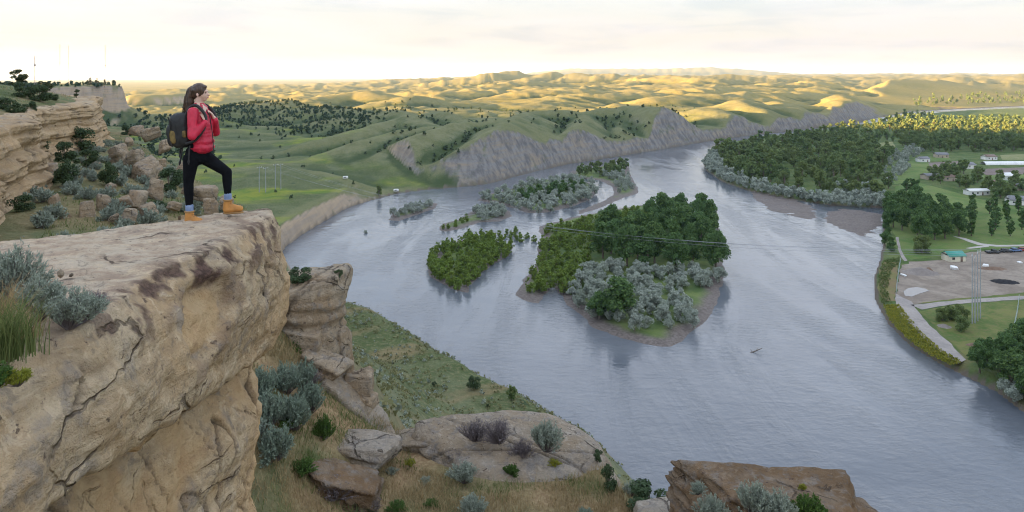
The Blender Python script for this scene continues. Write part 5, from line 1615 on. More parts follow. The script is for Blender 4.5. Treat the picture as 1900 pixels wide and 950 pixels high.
# on the ledge
plant(SG[0], 18, 556, DB(556, LT), 125, 'large pale sagebrush on the ledge soil, at the back', hs=1.15)
plant(SG[1], 78, 578, DB(578, LT), 105, 'pale sagebrush in the middle of the ledge clump', hs=1.0)
plant(SG[2], 128, 596, DB(596, LT), 112, 'pale sagebrush spreading towards the ledge brow', hs=0.8)
plant(SG[1], 165, 580, DB(580, LT), 80, 'small pale sagebrush at the tip of the ledge clump', hs=0.8)
plant(SGTWIG[0], 172, 562, DB(562, LT), 70, 'dry twiggy brush behind the ledge sagebrush', hs=0.8)
plant(SGYEL[0], 34, 700, DB(700, LT), 60, 'small yellow green cushion plant on the ledge soil', hs=0.7)
plant(SGGREEN[0], -5, 705, DB(705, LT), 80, 'dark green low plant at the base of the ledge grass tuft', hs=0.6)
rg = np.random.default_rng(910)


def tuft(name, u, v, D, n, h, spread, mat, label, zz=None, wd=0.004):
    p = P(u, v, D)
    x = rg.normal(0, spread, n); y = rg.normal(0, spread, n)
    vv, f, a = blades(x, y, np.zeros(n) - 0.03, h * rg.uniform(0.5, 1.15, n), rg, wd, 0.45, 4)
    o = mesh_np(name, vv, f, mat, smooth=False); set_attr(o, 'leafvar', a)
    o.location = (p[0], p[1], p[2] if zz is None else zz)
    return tag(o, label, 'grass', kind='thing')


tuft('grass_tuft', 12, 655, DB(655, LT), 420, 0.42, 0.07, M_GRASSGREEN, 'tall yellow green grass tuft at the edge of the ledge soil')
tuft('grass_tuft', -8, 620, DB(620, LT), 300, 0.42, 0.07, M_GRASSGOLD, 'tall dry grass tuft behind the green one on the ledge')
tuft('grass_tuft', 40, 620, DB(620, LT), 160, 0.26, 0.06, M_GRASSGOLD, 'short dry grass tuft under the ledge sagebrush')

# pebbles on the soil pocket: nobody could count them
pv, pf = ico(1)
V, F = [], []
for i in range(420):
    x, y = rg.normal(-4.4, 0.7), rg.normal(5.0, 0.6)
    if math.hypot((x + 4.85) / 1.45, (y - 5.05) / 1.35) > 1.05: continue
    s_ = 0.006 + 0.03 * rg.random() ** 3
    V.append(pv * s_ * rg.uniform(0.6, 1.3, 3) + np.array([x, y, LZ + 0.13 + 0.3 * s_])); F.append(pf + len(V) * 12 - 12)
np_ = len(pv)
F = [pf + i * np_ for i in range(len(V))]
pb = mesh_np('gravel', np.vstack(V), np.vstack(F), M_BOULD); pb['kind'] = 'stuff'; pb['label'] = 'loose gravel scattered on the ledge soil'
for nm in ('crackmask', 'fresh', 'varnish'): set_attr(pb, nm, np.zeros(len(pb.data.vertices)))

# rock stack and the steep corner beside the ledge
plant(TR_JUNIPER[0], 553, 526, 20.9, 52, 'bright little evergreen bush on top of the capstone boulder', 'bush', name='evergreen_bush', hs=0.75)
plant(TR_JUNIPER[1], 628, 515, 21.3, 20, 'tiny evergreen sprig at the river end of the capstone boulder', 'bush', name='evergreen_bush')
for i, (u, v, w, lab) in enumerate([(500, 770, 78, 'dense blue green sagebrush closest to the ledge wall'), (545, 790, 80, 'dense blue green sagebrush beside the rock spine'), (530, 742, 70, 'blue green sagebrush in the upper part of the corner clump'),
                                    (575, 775, 70, 'blue green sagebrush at the spine side of the corner clump'), (485, 735, 70, 'blue green sagebrush tucked under the ledge lip'), (510, 812, 80, 'blue green sagebrush at the bottom of the corner clump'), (562, 742, 60, 'small blue green sagebrush by the dry grass of the spine')]):
    x = (u - 950) / FPX * 17.5
    zz = 64.9 + 3.3 * float(sstep(-2.5, -8.5, np.array(x)))
    D = DB(v, zz); x = (u - 950) / FPX * D; zz = hz(x, D)
    plant(SGB[i % 2], u, v, D, w, lab, z=zz)
plant(SGTWIG[1], 570, 700, 19.0, 60, 'dark twiggy bush below the tilted slab', hs=1.0, z=hz(P(570, 700, 19.0)[0], 19.0))
plant(SGGREEN[0], 545, 668, 20.0, 40, 'green sprig between the boulders of the stack', z=P(545, 668, 20)[2])
BENCHP = [(SG[0], 862, 880, 64, 0.7, 'compact pale sagebrush on the dry grass bench'), (SG[1], 880, 944, 66, 0.8, 'pale sagebrush among the dry grass, closest to the layered boulder'), (SG[2], 1012, 846, 70, 1.0, 'tall grey green sagebrush on the shoulder of the rock dome'),
          (SGTWIG[0], 880, 826, 70, 0.9, 'purplish dead brush on the rock dome, spine side'), (SGTWIG[1], 925, 830, 75, 1.0, 'purplish dead brush in the middle of the rock dome'), (SGTWIG[0], 968, 836, 64, 0.9, 'purplish dead brush next to the tall grey sagebrush'),
          (SGTWIG[1], 848, 836, 50, 0.6, 'low dead brush at the edge of the dome grass'), (SGGREEN[0], 600, 872, 44, 1.2, 'fresh green bush behind the layered boulder'), (SGB[0], 545, 880, 60, 0.7, 'low blue green sagebrush behind the fresh green bush'),
          (SGGREEN[1], 948, 868, 34, 0.7, 'small bright green plant on the dry grass bench'), (SGYEL[0], 1028, 852, 30, 0.6, 'small yellow green cushion beside the tall sagebrush'), (SGTWIG[0], 620, 948, 90, 0.7, 'grey dead brush in front of the layered boulder'),
          (SG[0], 510, 945, 70, 0.7, 'grey green sagebrush below the dark broken rock'), (SGB[1], 1085, 945, 40, 0.5, 'small blue grey sagebrush in the bench grass'), (SGGREEN[0], 560, 945, 60, 0.5, 'green clump between the dead brush and the sagebrush'),
          (SGB[0], 478, 905, 60, 0.7, 'blue grey sagebrush pressed against the ledge pillar'), (SG[1], 470, 950, 70, 0.7, 'pale sagebrush at the base of the ledge pillar'), (SGGREEN[1], 530, 905, 50, 0.6, 'bright green clump under the dark broken rock'), (SGGREEN[0], 735, 935, 44, 0.5, 'green tussock beside the layered boulder'), (SGGREEN[1], 800, 925, 36, 0.4, 'low green tussock in the middle of the dry grass'), (SGYEL[0], 760, 850, 26, 0.6, 'yellow green cushion near the low grey slab'), (SGTWIG[1], 690, 940, 60, 0.6, 'dry grey brush at the river side of the layered boulder'),
          (SG[2], 1170, 905, 40, 0.8, 'thin pale sagebrush at the bench edge'), (SG[1], 725, 866, 30, 0.5, 'tiny pale sagebrush near the flat layered slab'), (SG[0], 790, 880, 26, 0.5, 'tiny sagebrush on the open dry grass')]
for pr, u, v, w, hs, lab in BENCHP:
    D = DB(v, 65.15); zz = max(hz((u - 950) / FPX * D, D), 65.0) + (0.35 if 'dome' in lab and 'edge' not in lab else 0.0)
    plant(pr, u, v, D, w, lab, z=zz, hs=hs)
plant(TR_JUNIPER[2], 1130, 892, 17.0, 40, 'upright dark green shrub at the river side of the rock dome', 'shrub', name='evergreen_shrub', hs=1.5, z=64.9)
plant(TR_JUNIPER[3], 1205, 932, 16.0, 108, 'spreading dark green bush below the bench edge', 'bush', name='evergreen_bush', hs=0.62, z=65.0)
plant(TR_JUNIPER[1], 1108, 850, 18.2, 26, 'small green shrub behind the rock dome', 'shrub', name='evergreen_shrub', z=65.0)
for i, (pr, u, v, D, w, hs, lab) in enumerate([(SG[0], 1400, 952, 12.6, 82, 1.0, 'large pale sagebrush at the foot of the brown outcrop'), (SG[1], 1318, 968, 12.5, 70, 1.0, 'pale sagebrush at the left foot of the brown outcrop'.replace('left ', 'bench side ')),
                                               (SG[2], 1445, 965, 12.4, 80, 0.9, 'pale sagebrush crowding the large one by the outcrop'), (SGGREEN[1], 1500, 968, 12.5, 80, 0.8, 'yellow green bush at the foot of the brown outcrop'),
                                               (SG[1], 1295, 912, 13.2, 36, 0.9, 'small sagebrush rooted in the end crack of the outcrop'), (SGYEL[0], 1490, 905, 13.3, 18, 0.9, 'tiny yellow plant on the outcrop top')]):
    p = P(u, v, D); plant(pr, u, v, D, w, lab, z=p[2], hs=hs)

# grass on the bench: one mass
nb = 80000
bx = rg.uniform(-9.5, 4.2, nb); by = rg.uniform(12.5, 21.0, nb)
ok = inside(bx, by, BENCH) & (np.hypot((bx - 0.05) / 2.75, (by - 18.9) / 1.55) > 1.0)
dens = fbm2(bx * 0.9, by * 0.9, 3, 920)
ok &= rg.random(nb) < np.clip(0.72 + 1.5 * dens, 0.15, 1)
bx, by = bx[ok], by[ok]
bz = height(bx, by)
gsel = fbm2(bx * 0.45 + 7, by * 0.45, 3, 921) + 0.10 * rg.normal(size=len(bx)) + 0.15 * (bx < -3.0)
for nm, m_, mat, hh in (('dry_grass', gsel < 0.13, M_GRASSGOLD, 0.26), ('green_grass', gsel >= 0.13, M_GRASSGREEN, 0.22)):
    v, f, a = blades(bx[m_], by[m_], bz[m_] - 0.03, hh * rg.uniform(0.5, 1.3, m_.sum()), rg, 0.0075, 0.6, 2)
    o = mesh_np(nm, v, f, mat, smooth=False); set_attr(o, 'leafvar', a); o['kind'] = 'stuff'; o['label'] = nm.replace('_', ' ') + ' covering the bench below the ledge'

# the slope under the rim cliff: junipers, sage, grass
JUN = [(203, 345, 40, 1.25, 'round dark juniper standing alone among the fallen blocks'), (313, 358, 60, 0.85, 'wide dark juniper beside the hiker'.replace('beside the hiker', 'just behind the ledge')), (291, 266, 34, 0.7, 'juniper beside the upper fallen block'),
       (234, 250, 26, 0.8, 'small juniper on the crest of the slope'), (150, 282, 64, 0.8, 'large juniper mass against the rim cliff'), (126, 345, 46, 1.2, 'tall juniper below the large juniper mass'), (160, 310, 46, 0.8, 'juniper between the cliff mass and the fallen blocks'),
       (120, 300, 46, 0.9, 'grey green juniper close under the cliff wall'), (77, 292, 34, 1.1, 'juniper tucked in the cliff recess'), (40, 392, 44, 0.8, 'low juniper at the foot of the cliff'), (177, 258, 34, 0.9, 'juniper under the end of the rim cliff'),
       (345, 296, 30, 0.8, 'juniper near the brink of the slope'), (222, 300, 22, 0.7, 'small juniper next to the pale fallen block'), (300, 392, 50, 0.5, 'low spreading juniper by the lowest blocks'), (150, 262, 30, 1.0, 'juniper pressed into the cliff corner'), (100, 340, 26, 0.8, 'little juniper beside the leaning block')]
for i, (u, v, w, hs, lab) in enumerate(JUN):
    x, y, z = hit(u, v, 22, 130)
    plant(TR_JUNIPER[i % 5], u, v, y, w * 1.05, lab, 'juniper', name='juniper_bush', hs=hs, z=z)
TOPJ = [(74, 168, 46, 0.8, 'dark juniper below the bushy pine on the hill'), (42, 160, 44, 0.8, 'dark juniper under the flat topped pine'), (12, 204, 40, 0.7, 'dark juniper low on the rim hill'), (28, 216, 44, 0.7, 'dark juniper just above the cliff brow'),
        (60, 214, 34, 0.8, 'juniper clinging to the cliff brow'), (76, 224, 30, 0.8, 'small juniper beside the one clinging to the brow'), (152, 184, 26, 0.9, 'juniper at the last notch of the rim'), (100, 186, 22, 0.6, 'low juniper on the rim hill')]
for i, (u, v, w, hs, lab) in enumerate(TOPJ):
    y = 62.0 if v < 175 else 0
    if y: x = (u - 950) / FPX * y; z = hz(x, y)
    else: x, y, z = hit(u, v, 24, 400)
    plant(TR_JUNIPER[(i + 2) % 5], u, v, y, w, lab, 'juniper', name='juniper_bush', hs=hs, z=z)
for i, (u, v, hpx, lab) in enumerate([(36, 160, 46, 'flat topped pine on the rim hill skyline'), (82, 164, 38, 'bushy pine beside the flat topped one on the skyline'), (142, 170, 18, 'small pine near the end of the rim skyline')]):
    y = (66.0, 64.0, 84.0)[i]; x = (u - 950) / FPX * y; z = hz(x, y)
    print('pine', u, VH + (CAMZ - z) / y * FPX)
    s = hpx / FPX * y / 6.5
    o = TR_PINE[i].place('pine_tree', (x, y, z - 0.1), s, i, lab, 'pine'); o.scale = (s * 1.5, s * 1.5, s)

# scattered sage on that slope and on the rim top
rg = np.random.default_rng(930)
sp = in_poly_points([(-11, 22), (-16, 41), (-32, 64), (-50, 88), (-36, 56), (-27, 37), (-20, 26)], 95, rg, 1.2)
for (x, y) in sp:
    o = SGLOW[rg.integers(3)].place('sagebrush', (x, y, hz(x, y) - 0.05), rg.uniform(0.7, 1.5), rg.uniform(0, 6), 'pale sagebrush dotted over the slope below the rim cliff', 'shrub', 'sagebrush on the slope below the rim cliff'); rename_sage(o)
ns = 26000
th2 = rg.uniform(-0.82, -0.28, ns); r2 = 20 * (110 / 20) ** rg.random(ns)
gx, gy = r2 * np.sin(th2), r2 * np.cos(th2)
keep = ((gx > -60) & (gy > 12) & (fbm2(gx * 0.3, gy * 0.3, 3, 931) > -0.15))
gx, gy = gx[keep], gy[keep]; gz = height(gx, gy)
keep = gz > 64; gx, gy, gz = gx[keep], gy[keep], gz[keep]
keep = ~((pl_dist(gx, gy, path)[0] < 2.2))
gx, gy, gz = gx[keep], gy[keep], gz[keep]
sel = fbm2(gx * 0.12, gy * 0.12, 3, 932) + 0.12 * rg.normal(size=len(gx))
for nm, m_, mat in (('dry_grass', sel > 0.05, M_GRASSGOLD), ('green_grass', sel <= 0.05, M_GRASSGREEN)):
    v, f, a = blades(gx[m_], gy[m_], gz[m_] - 0.03, rg.uniform(0.15, 0.4, m_.sum()), rg, 0.02, 0.6, 2)
    o = mesh_np(nm, v, f, mat, smooth=False); set_attr(o, 'leafvar', a); o['kind'] = 'stuff'; o['label'] = nm.replace('_', ' ') + ' on the slope and hill by the rim cliff'

# ------------------------------------------------------------------ the steep hillside down to the river
nh = 17000
hx = rg.uniform(-70, 22, nh); hy = rg.uniform(32, 215, nh)
keep = ~inside(hx, hy, WATER) & ~inside(hx, hy, BENCH) & ((hx / hy) > -0.36)
dl, _ = pl_dist(hx, hy, LB); keep &= dl < 120
hx, hy = hx[keep], hy[keep]; hzv_ = height(hx, hy)
cl = fbm2(hx * 0.06, hy * 0.06, 3, 940); keep = (rg.random(len(hx)) < 0.35 + cl)
hx, hy, hzv_ = hx[keep], hy[keep], hzv_[keep]
pts = np.stack([hx, hy], -1)
m_ = rg.random(len(pts)) < 0.22
merged_cloud('hillside_sage', pts[m_], hzv_[m_], rg.uniform(0.5, 1.4, m_.sum()), rg, 4, 26, 0.13, 0.55, 1.1, M_SAGE, base=0.02, label='low pale scrub over the hillside above the river')
m2 = ~m_
merged_cloud('hillside_grass', pts[m2], hzv_[m2], rg.uniform(0.6, 1.5, m2.sum()), rg, 3, 16, 0.13, 0.45, 1.3, M_OLIVEGRASS, base=0.02, label='rough olive grass over the hillside above the river')
for i, (u, v, w, hs, lab, pr) in enumerate([(878, 722, 30, 0.95, 'round dark bush on the hillside just above the water', TR_JUNIPER), (806, 716, 12, 0.8, 'small dark bush higher on the hillside', TR_JUNIPER), (905, 756, 10, 0.8, 'small dark bush near the hillside foot', TR_JUNIPER)]):
    x, y, z = hit(u, v, 60, 300); plant(pr[i % 5], u, v, y, w, lab, 'bush', name='hillside_bush', hs=hs, z=z)
x, y, z = hit(950, 743, 60, 300)
o = TR_FOREST[2].place('hillside_tree', (x, y, z), 28 / FPX * y / 13, 0, 'lone small leafy tree on the hillside by the water', 'tree')
x, y, z = hit(703, 364, 200, 600)
TR_FOREST[1].place('riverside_tree', (x, y, z), 21 / FPX * y / 13, 0, 'lone green tree on the meadow point by the river', 'tree')

# ------------------------------------------------------------------ junipers on the far hills
rg = np.random.default_rng(950)
nj = 60000
jx = rg.uniform(-420, 260, nj); jy = rg.uniform(380, 1150, nj)
keep = (np.abs(jx / jy) < 0.55) & ~inside(jx, jy, WATER) & ~inside(jx, jy, FLOOD)
jx, jy = jx[keep], jy[keep]
dl, _ = pl_dist(jx, jy, LB)
h0 = height(jx, jy); hE = height(jx + 4, jy); hN = height(jx, jy + 4)
gxs, gys = (hE - h0) / 4, (hN - h0) / 4
sl_ = np.hypot(gxs, gys)
gully = (height(jx + 18, jy) + height(jx - 18, jy) + height(jx, jy + 18) + height(jx, jy - 18)) / 4 - h0
w5, _ = pl_dist(jx, jy, RIDGES[11][0])
prob = 0.012 + 0.22 * sstep(1.0, 4.0, gully) + 0.16 * sstep(0.1, 0.35, gys * -1 + 0.0) * 0 + 0.10 * sstep(0.05, 0.3, -gxs + gys) * sstep(0.0, 0.3, fbm2(jx / 70, jy / 70, 3, 951)) + 0.30 * sstep(110, 30, w5)
prob *= sstep(6, 14, dl) * (sl_ < 1.0) * sstep(5, 11, h0)
sel = rg.random(len(jx)) < prob * 0.62
jx, jy, jz = jx[sel], jy[sel], h0[sel]
order = np.argsort(jy)
print('hill junipers', len(jx))
for i in order[:260]:
    TR_FARJUN[i % 4].place('juniper_shrub', (jx[i], jy[i], jz[i] - 0.15), rg.uniform(0.55, 1.2), rg.uniform(0, 6), 'dark juniper dotted on the green hills across the river', 'juniper', 'junipers on the hills across the river')
rest = order[260:]
mz = rg.uniform(0, 1, (1500, 2)); mx_ = -560 + 330 * mz[:, 0]; my_ = 330 + 600 * mz[:, 1]
rd_, _ = pl_dist(mx_, my_, RIM); mi_ = inside(mx_, my_, PLAT)
keep = (rd_ < 150) & ((~mi_) | (rd_ < 60)) & ((~mi_) & (rd_ > 12) | mi_)
mx_, my_ = mx_[keep], my_[keep]; mzv = height(mx_, my_)
ax_ = np.concatenate([jx[rest], mx_]); ay_ = np.concatenate([jy[rest], my_]); az_ = np.concatenate([jz[rest], mzv])
merged_cloud('juniper_scrub', np.stack([ax_, ay_], -1), az_ - 0.2, np.concatenate([rg.uniform(0.6, 1.3, len(rest)), rg.uniform(0.9, 1.8, len(mx_))]), rg, 5, 26, 0.75, 3.0, 3.6, M_JUNIPER, label='dark juniper scrub over the far hills and mesa slopes')
# pines along the mesa top
pp = []
for u in np.linspace(163, 256, 34):
    yv = 880 + rg.uniform(-55, 30); xv = (u - 950) / FPX * yv
    if bool(inside(np.array([xv]), np.array([yv]), PLAT)[0]):
        TR_FARPINE[rg.integers(4)].place('pine_tree', (xv, yv, hz(xv, yv) - 0.2), rg.uniform(0.6, 1.15), rg.uniform(0, 6), 'small pine on the crest of the far mesa', 'pine', 'pines along the mesa crest')

# radio masts beyond the rim
M_MAST = plain('mast_paint', (0.45, 0.38, 0.36), 0.6, 0.1)
for u, vt, vb, D, lab in ((195, 84, 158, 980, 'tallest radio mast, standing behind the pine topped mesa'), (65, 104, 150, 700, 'short thick radio mast beside the flat topped pine'), (111, 82, 160, 1300, 'thin pale radio mast, nearer the short thick mast'), (127, 84, 160, 1350, 'thin pale radio mast, nearer the tallest mast')):
    x, y, zt = P(u, vt, D); zb_ = min(hz(x, y), P(u, vb, D)[2])
    r = empty('radio_mast', (x, y, zb_)); tag(r, lab, 'mast')
    H = zt - zb_; wdt = 0.9 if 'short' in lab else 0.45
    segs = [[((wdt * math.cos(a), wdt * math.sin(a), 0), 0.16), ((wdt * math.cos(a), wdt * math.sin(a), H), 0.13)] for a in (0.3, 2.4, 4.5)]
    v, f = tubes(segs, 4); mesh_np('lattice_legs', v, f, M_MAST, r)
    zz = np.arange(0, H, 2.2); br = []
    for i in range(len(zz) - 1):
        a, b = [(0.3, 2.4), (2.4, 4.5), (4.5, 0.3)][i % 3]
        br.append([((wdt * math.cos(a), wdt * math.sin(a), zz[i]), 0.07), ((wdt * math.cos(b), wdt * math.sin(b), zz[i + 1]), 0.07)])
    v, f = tubes(br, 4); mesh_np('bracing', v, f, M_MAST, r)
    mesh_np('antenna_drum', *box(1.4, 1.4, 1.6, 0, 0, H * 0.72), M_MAST, r, smooth=False)

# small white trailer on the meadow point, and a pale hut up the valley
for u, v, L, lab in ((735, 358, 3.2, 'small white trailer at the meadow point by the water'), (641, 333, 3.2, 'small pale trailer in the green meadow of the side valley')):
    x, y, z = hit(u, v, 300, 700)
    r = empty('trailer', (x, y, z), 0.3); tag(r, lab, 'trailer')
    v_, f_ = rbox(np.array((0, 0, 1.35)), (L, 1.9, 1.5), 0.25, 3); mesh_np('body', v_, f_, M_WHITE, r)
    mesh_np('window', *box(1.2, 0.05, 0.5, -0.4, -1.12, 1.6), M_DARKGLASS, r, smooth=False)
    for sx in (-0.5, 0.5):
        v_, f_ = tubes([[((sx, -1.0, 0.35), 0.34), ((sx, -0.8, 0.35), 0.34)]], 12); mesh_np('wheel', v_, f_, M_RUBBER, r)

# ------------------------------------------------------------------ the hiker
PD = 9.0
PB = np.array(P(372, 414, PD)); PB[2] = LZ


def Q(u, v, dy=0.0):
    p = P(u, v, PD); return np.array([p[0], p[1] + dy, p[2]]) - PB


def blob(L, p0, r0, p1=None, r1=None, sc=(1, 1, 1), n=None):
    """chain of spheres from p0 to p1 (radii r0..r1, squash sc), appended to L"""
    p1 = p0 if p1 is None else p1; r1 = r0 if r1 is None else r1
    d = np.linalg.norm(p1 - p0)
    n = n or max(1, int(d / (0.30 * min(r0, r1))) + 1)
    v, f = ico(2)
    for i in range(n):
        t_ = i / max(1, n - 1)
        L.append((v * (r0 + (r1 - r0) * t_) * np.array(sc) + p0 + (p1 - p0) * t_, f))


def grow(name, L, mat, parent, vox=0.008, smooth=6, wrinkle=0.0, wsc=18.0, seed=1):
    """one continuous surface from the overlapping pieces"""
    v, f = joinm(*L)
    tmp = mesh_np('tmp', v, f)
    m = tmp.modifiers.new('r', 'REMESH'); m.mode = 'VOXEL'; m.voxel_size = vox; m.use_smooth_shade = True
    s = tmp.modifiers.new('s', 'SMOOTH'); s.factor = 0.5; s.iterations = smooth
    dg = bpy.context.evaluated_depsgraph_get()
    me = bpy.data.meshes.new_from_object(tmp.evaluated_get(dg))
    bpy.data.objects.remove(tmp)
    if wrinkle:
        n = len(me.vertices); co = np.zeros(n * 3, np.float32); no = np.zeros(n * 3, np.float32)
        me.vertices.foreach_get('co', co); me.vertices.foreach_get('normal', no)
        co = co.reshape(-1, 3); no = no.reshape(-1, 3)
        w = fbm3(co[:, 0] * wsc, co[:, 1] * wsc, co[:, 2] * wsc * 0.6, 3, seed)
        co = co + no * (wrinkle * w)[:, None]
        me.vertices.foreach_set('co', co.astype(np.float32).ravel()); me.update()
    me.name = name
    me.materials.clear(); me.materials.append(mat)
    me.polygons.foreach_set('use_smooth', np.ones(len(me.polygons), bool))
    o = bpy.data.objects.new(name, me); COL.objects.link(o); o.parent = parent
    return o


M_SKIN = plain('skin', (0.62, 0.40, 0.31), 0.5, 0.06, 20)
t = NT('red_jacket'); n_ = t.noise(t.obj(), 9.0, 5, 0.6)
t.col(t.mix(t.rng(n_, 0.3, 0.7), (0.40, 0.008, 0.034), (0.58, 0.014, 0.052))); t.bump(t.noise(t.obj(), 30.0, 4, 0.6), 0.25, 0.01)
M_JACKET = t.set(Roughness=0.55)
M_LEGGING = plain('black_leggings', (0.007, 0.008, 0.010), 0.85, 0.2, 12)
M_BOOT = plain('tan_boot_leather', (0.46, 0.205, 0.048), 0.65, 0.14, 14)
M_SOLE = plain('boot_sole', (0.30, 0.17, 0.06), 0.8, 0.15, 14)
t = NT('blue_knit_sock'); sp_ = t.n.new('ShaderNodeTexWave'); sp_.bands_direction = 'Z'; sp_.inputs['Scale'].default_value = 22
t.l.new(t.obj(), sp_.inputs['Vector'])
t.col(t.mix(t.rng(sp_.outputs['Fac'], 0.3, 0.7), (0.10, 0.155, 0.30), (0.26, 0.33, 0.47)))
M_SOCK = t.set(Roughness=0.9)
t = NT('dark_brown_hair'); hw = t.noise(t.mapv(t.obj(), (90, 90, 7)), 1.0, 3, 0.6)
t.col(t.mix(t.rng(hw, 0.35, 0.65), (0.022, 0.012, 0.008), (0.085, 0.045, 0.026))); t.bump(hw, 0.7, 0.006)
M_HAIR = t.set(Roughness=0.42)
M_PACK = plain('black_nylon', (0.010, 0.011, 0.012), 0.6, 0.25, 20, bump=0.003)
M_PACKY = plain('ochre_panel', (0.15, 0.105, 0.03), 0.7, 0.4, 25)
M_STRAP = plain('black_webbing', (0.015, 0.015, 0.017), 0.7, 0.2, 20)
M_EYE = plain('eye', (0.03, 0.02, 0.015), 0.2, 0.1)
M_LIP = plain('lip', (0.48, 0.20, 0.18), 0.5, 0.05)

M_LEGGING.node_tree.nodes['Principled BSDF'].inputs['Specular IOR Level'].default_value = 0.08
person = empty('person', PB); tag(person, 'hiker in a red jacket and black leggings standing on the rock ledge', 'person')

# --- body: one continuous surface
B = []
hc = Q(371.5, 171)
blob(B, hc + (-0.008, 0, 0.012), 0.088, sc=(1.06, 0.86, 1.08))            # skull
blob(B, hc + (0.045, 0, -0.035), 0.058, sc=(0.88, 0.88, 1.15))            # face
blob(B, hc + (0.058, 0, -0.085), 0.030, sc=(1.0, 1.0, 0.85))              # chin
blob(B, hc + (0.015, 0, -0.075), 0.040, hc + (0.055, 0, -0.090), 0.026)   # jaw
blob(B, hc + (0.092, 0, -0.010), 0.009, hc + (0.112, 0, -0.038), 0.013)   # nose
blob(B, hc + (0.096, 0, -0.062), 0.011, sc=(1, 1.6, 0.7)); blob(B, hc + (0.094, 0, -0.074), 0.011, sc=(1, 1.6, 0.7))
blob(B, hc + (0.085, 0, 0.012), 0.018, sc=(0.7, 2.6, 0.7))                # brow
for s in (-1, 1):
    blob(B, hc + (-0.004, s * 0.076, -0.030), 0.018, hc + (0.004, s * 0.078, -0.052), 0.012, sc=(0.9, 0.5, 1.2))   # ears
blob(B, hc + (-0.005, 0, -0.06), 0.050, Q(368, 196), 0.060)               # neck
blob(B, Q(370, 207), 0.12, Q(374, 240), 0.125, sc=(0.88, 1.30, 1.0)); blob(B, Q(372, 245), 0.11, Q(367, 280), 0.112, sc=(0.9, 1.15, 1))
NS, NE, NW = Q(369, 207, -0.17), Q(373, 250, -0.25), Q(390, 226, -0.155)
FS, FE, FW = Q(373, 207, 0.17), Q(386, 249, 0.24), Q(393, 224, 0.09)
for a, b, c in ((NS, NE, NW), (FS, FE, FW)):
    blob(B, a, 0.050, b, 0.040); blob(B, b, 0.040, c, 0.028)


def hand(L, wrist, tip_dir, palm_n, side):
    """palm, four curled fingers of unequal length and a thumb from the side of the palm"""
    t_ = tip_dir / np.linalg.norm(tip_dir); n_ = palm_n / np.linalg.norm(palm_n); w_ = np.cross(t_, n_)
    pc = wrist + t_ * 0.050
    blob(L, wrist, 0.026, wrist + t_ * 0.02, 0.026)
    for k in (-1.1, -0.35, 0.35, 1.1):
        blob(L, wrist + t_ * 0.025 + w_ * k * 0.016, 0.016, wrist + t_ * 0.080 + w_ * k * 0.021, 0.013)
    for k, ln in ((-1.5, 0.80), (-0.5, 1.0), (0.5, 0.95), (1.5, 0.74)):
        p = wrist + t_ * 0.084 + w_ * k * 0.019
        a = p + t_ * 0.032 * ln + n_ * 0.020 * ln
        b = a + t_ * 0.004 * ln + n_ * 0.028 * ln
        c = b - t_ * 0.018 * ln + n_ * 0.006 * ln
        blob(L, p, 0.0095, a, 0.009); blob(L, a, 0.009, b, 0.0085); blob(L, b, 0.0085, c, 0.0075)
    p = wrist + t_ * 0.030 + w_ * side * 0.030
    a = p + t_ * 0.028 + w_ * side * 0.018 + n_ * 0.015; b = a + t_ * 0.026 + n_ * 0.018
    blob(L, p, 0.014, a, 0.0115); blob(L, a, 0.0115, b, 0.009)


hand(B, NW + (0, 0.01, 0.015), Q(386, 210, -0.10) - NW, np.array([-0.8, 0.45, 0.1]), 1)
hand(B, FW + (0, -0.005, 0.015), Q(388, 209, 0.05) - FW, np.array([-0.8, -0.4, 0.1]), -1)
RH, RK, RA = Q(360, 294, -0.085), Q(356, 337, -0.095), Q(358.5, 388, -0.10)
LH, LK, LA = Q(373, 292, 0.085), Q(415, 321, 0.10), Q(417, 372, 0.10)
for a, b, c in ((RH, RK, RA), (LH, LK, LA)):
    blob(B, a, 0.078, b, 0.050); blob(B, b, 0.050, b * 0.65 + c * 0.35, 0.050); blob(B, b * 0.65 + c * 0.35, 0.050, c, 0.032)
for c in (RA, LA):
    blob(B, c, 0.033, c + (0.01, 0, -0.08), 0.035); blob(B, c + (0.01, 0, -0.10), 0.03, c + (0.12, 0, -0.12), 0.026)
grow('body', B, M_SKIN, person, 0.0065, 3)
for s in (-1, 1):
    v, f = ico(2); e = mesh_np('eye', v * np.array((0.008, 0.013, 0.007)) + hc + np.array((0.082, s * 0.030, -0.008)), f, M_EYE, person)
v, f = ico(2); mesh_np('lips', v * np.array((0.009, 0.019, 0.010)) + hc + np.array((0.100, 0, -0.068)), f, M_LIP, person)

# --- jacket
J = []
blob(J, Q(370, 206), 0.116, Q(374.5, 232), 0.138, sc=(0.90, 1.30, 0.95))
blob(J, Q(374.5, 232), 0.136, Q(376, 262), 0.134, sc=(0.95, 1.22, 1))
blob(J, Q(376, 262), 0.140, Q(375.5, 273), 0.146, sc=(1.0, 1.24, 0.62))
blob(J, Q(369, 200), 0.072, Q(369.5, 195), 0.066, sc=(1.0, 1.05, 0.8))
for a, b, c in ((NS, NE, NW), (FS, FE, FW)):
    blob(J, a, 0.068, b, 0.055); blob(J, b, 0.055, c, 0.042)
jk = grow('jacket', J, M_JACKET, person, 0.0075, 3, 0.011, 14.0, 4)
# zip line down the front and hem band
zp = [Q(381, 199), Q(390, 215), Q(394, 238), Q(396.5, 262), Q(397, 279)]
v, f = tubes([[(p + np.array((0.002, -0.02, 0)), 0.006) for p in zp]], 5); mesh_np('zip', v, f, M_STRAP, person)

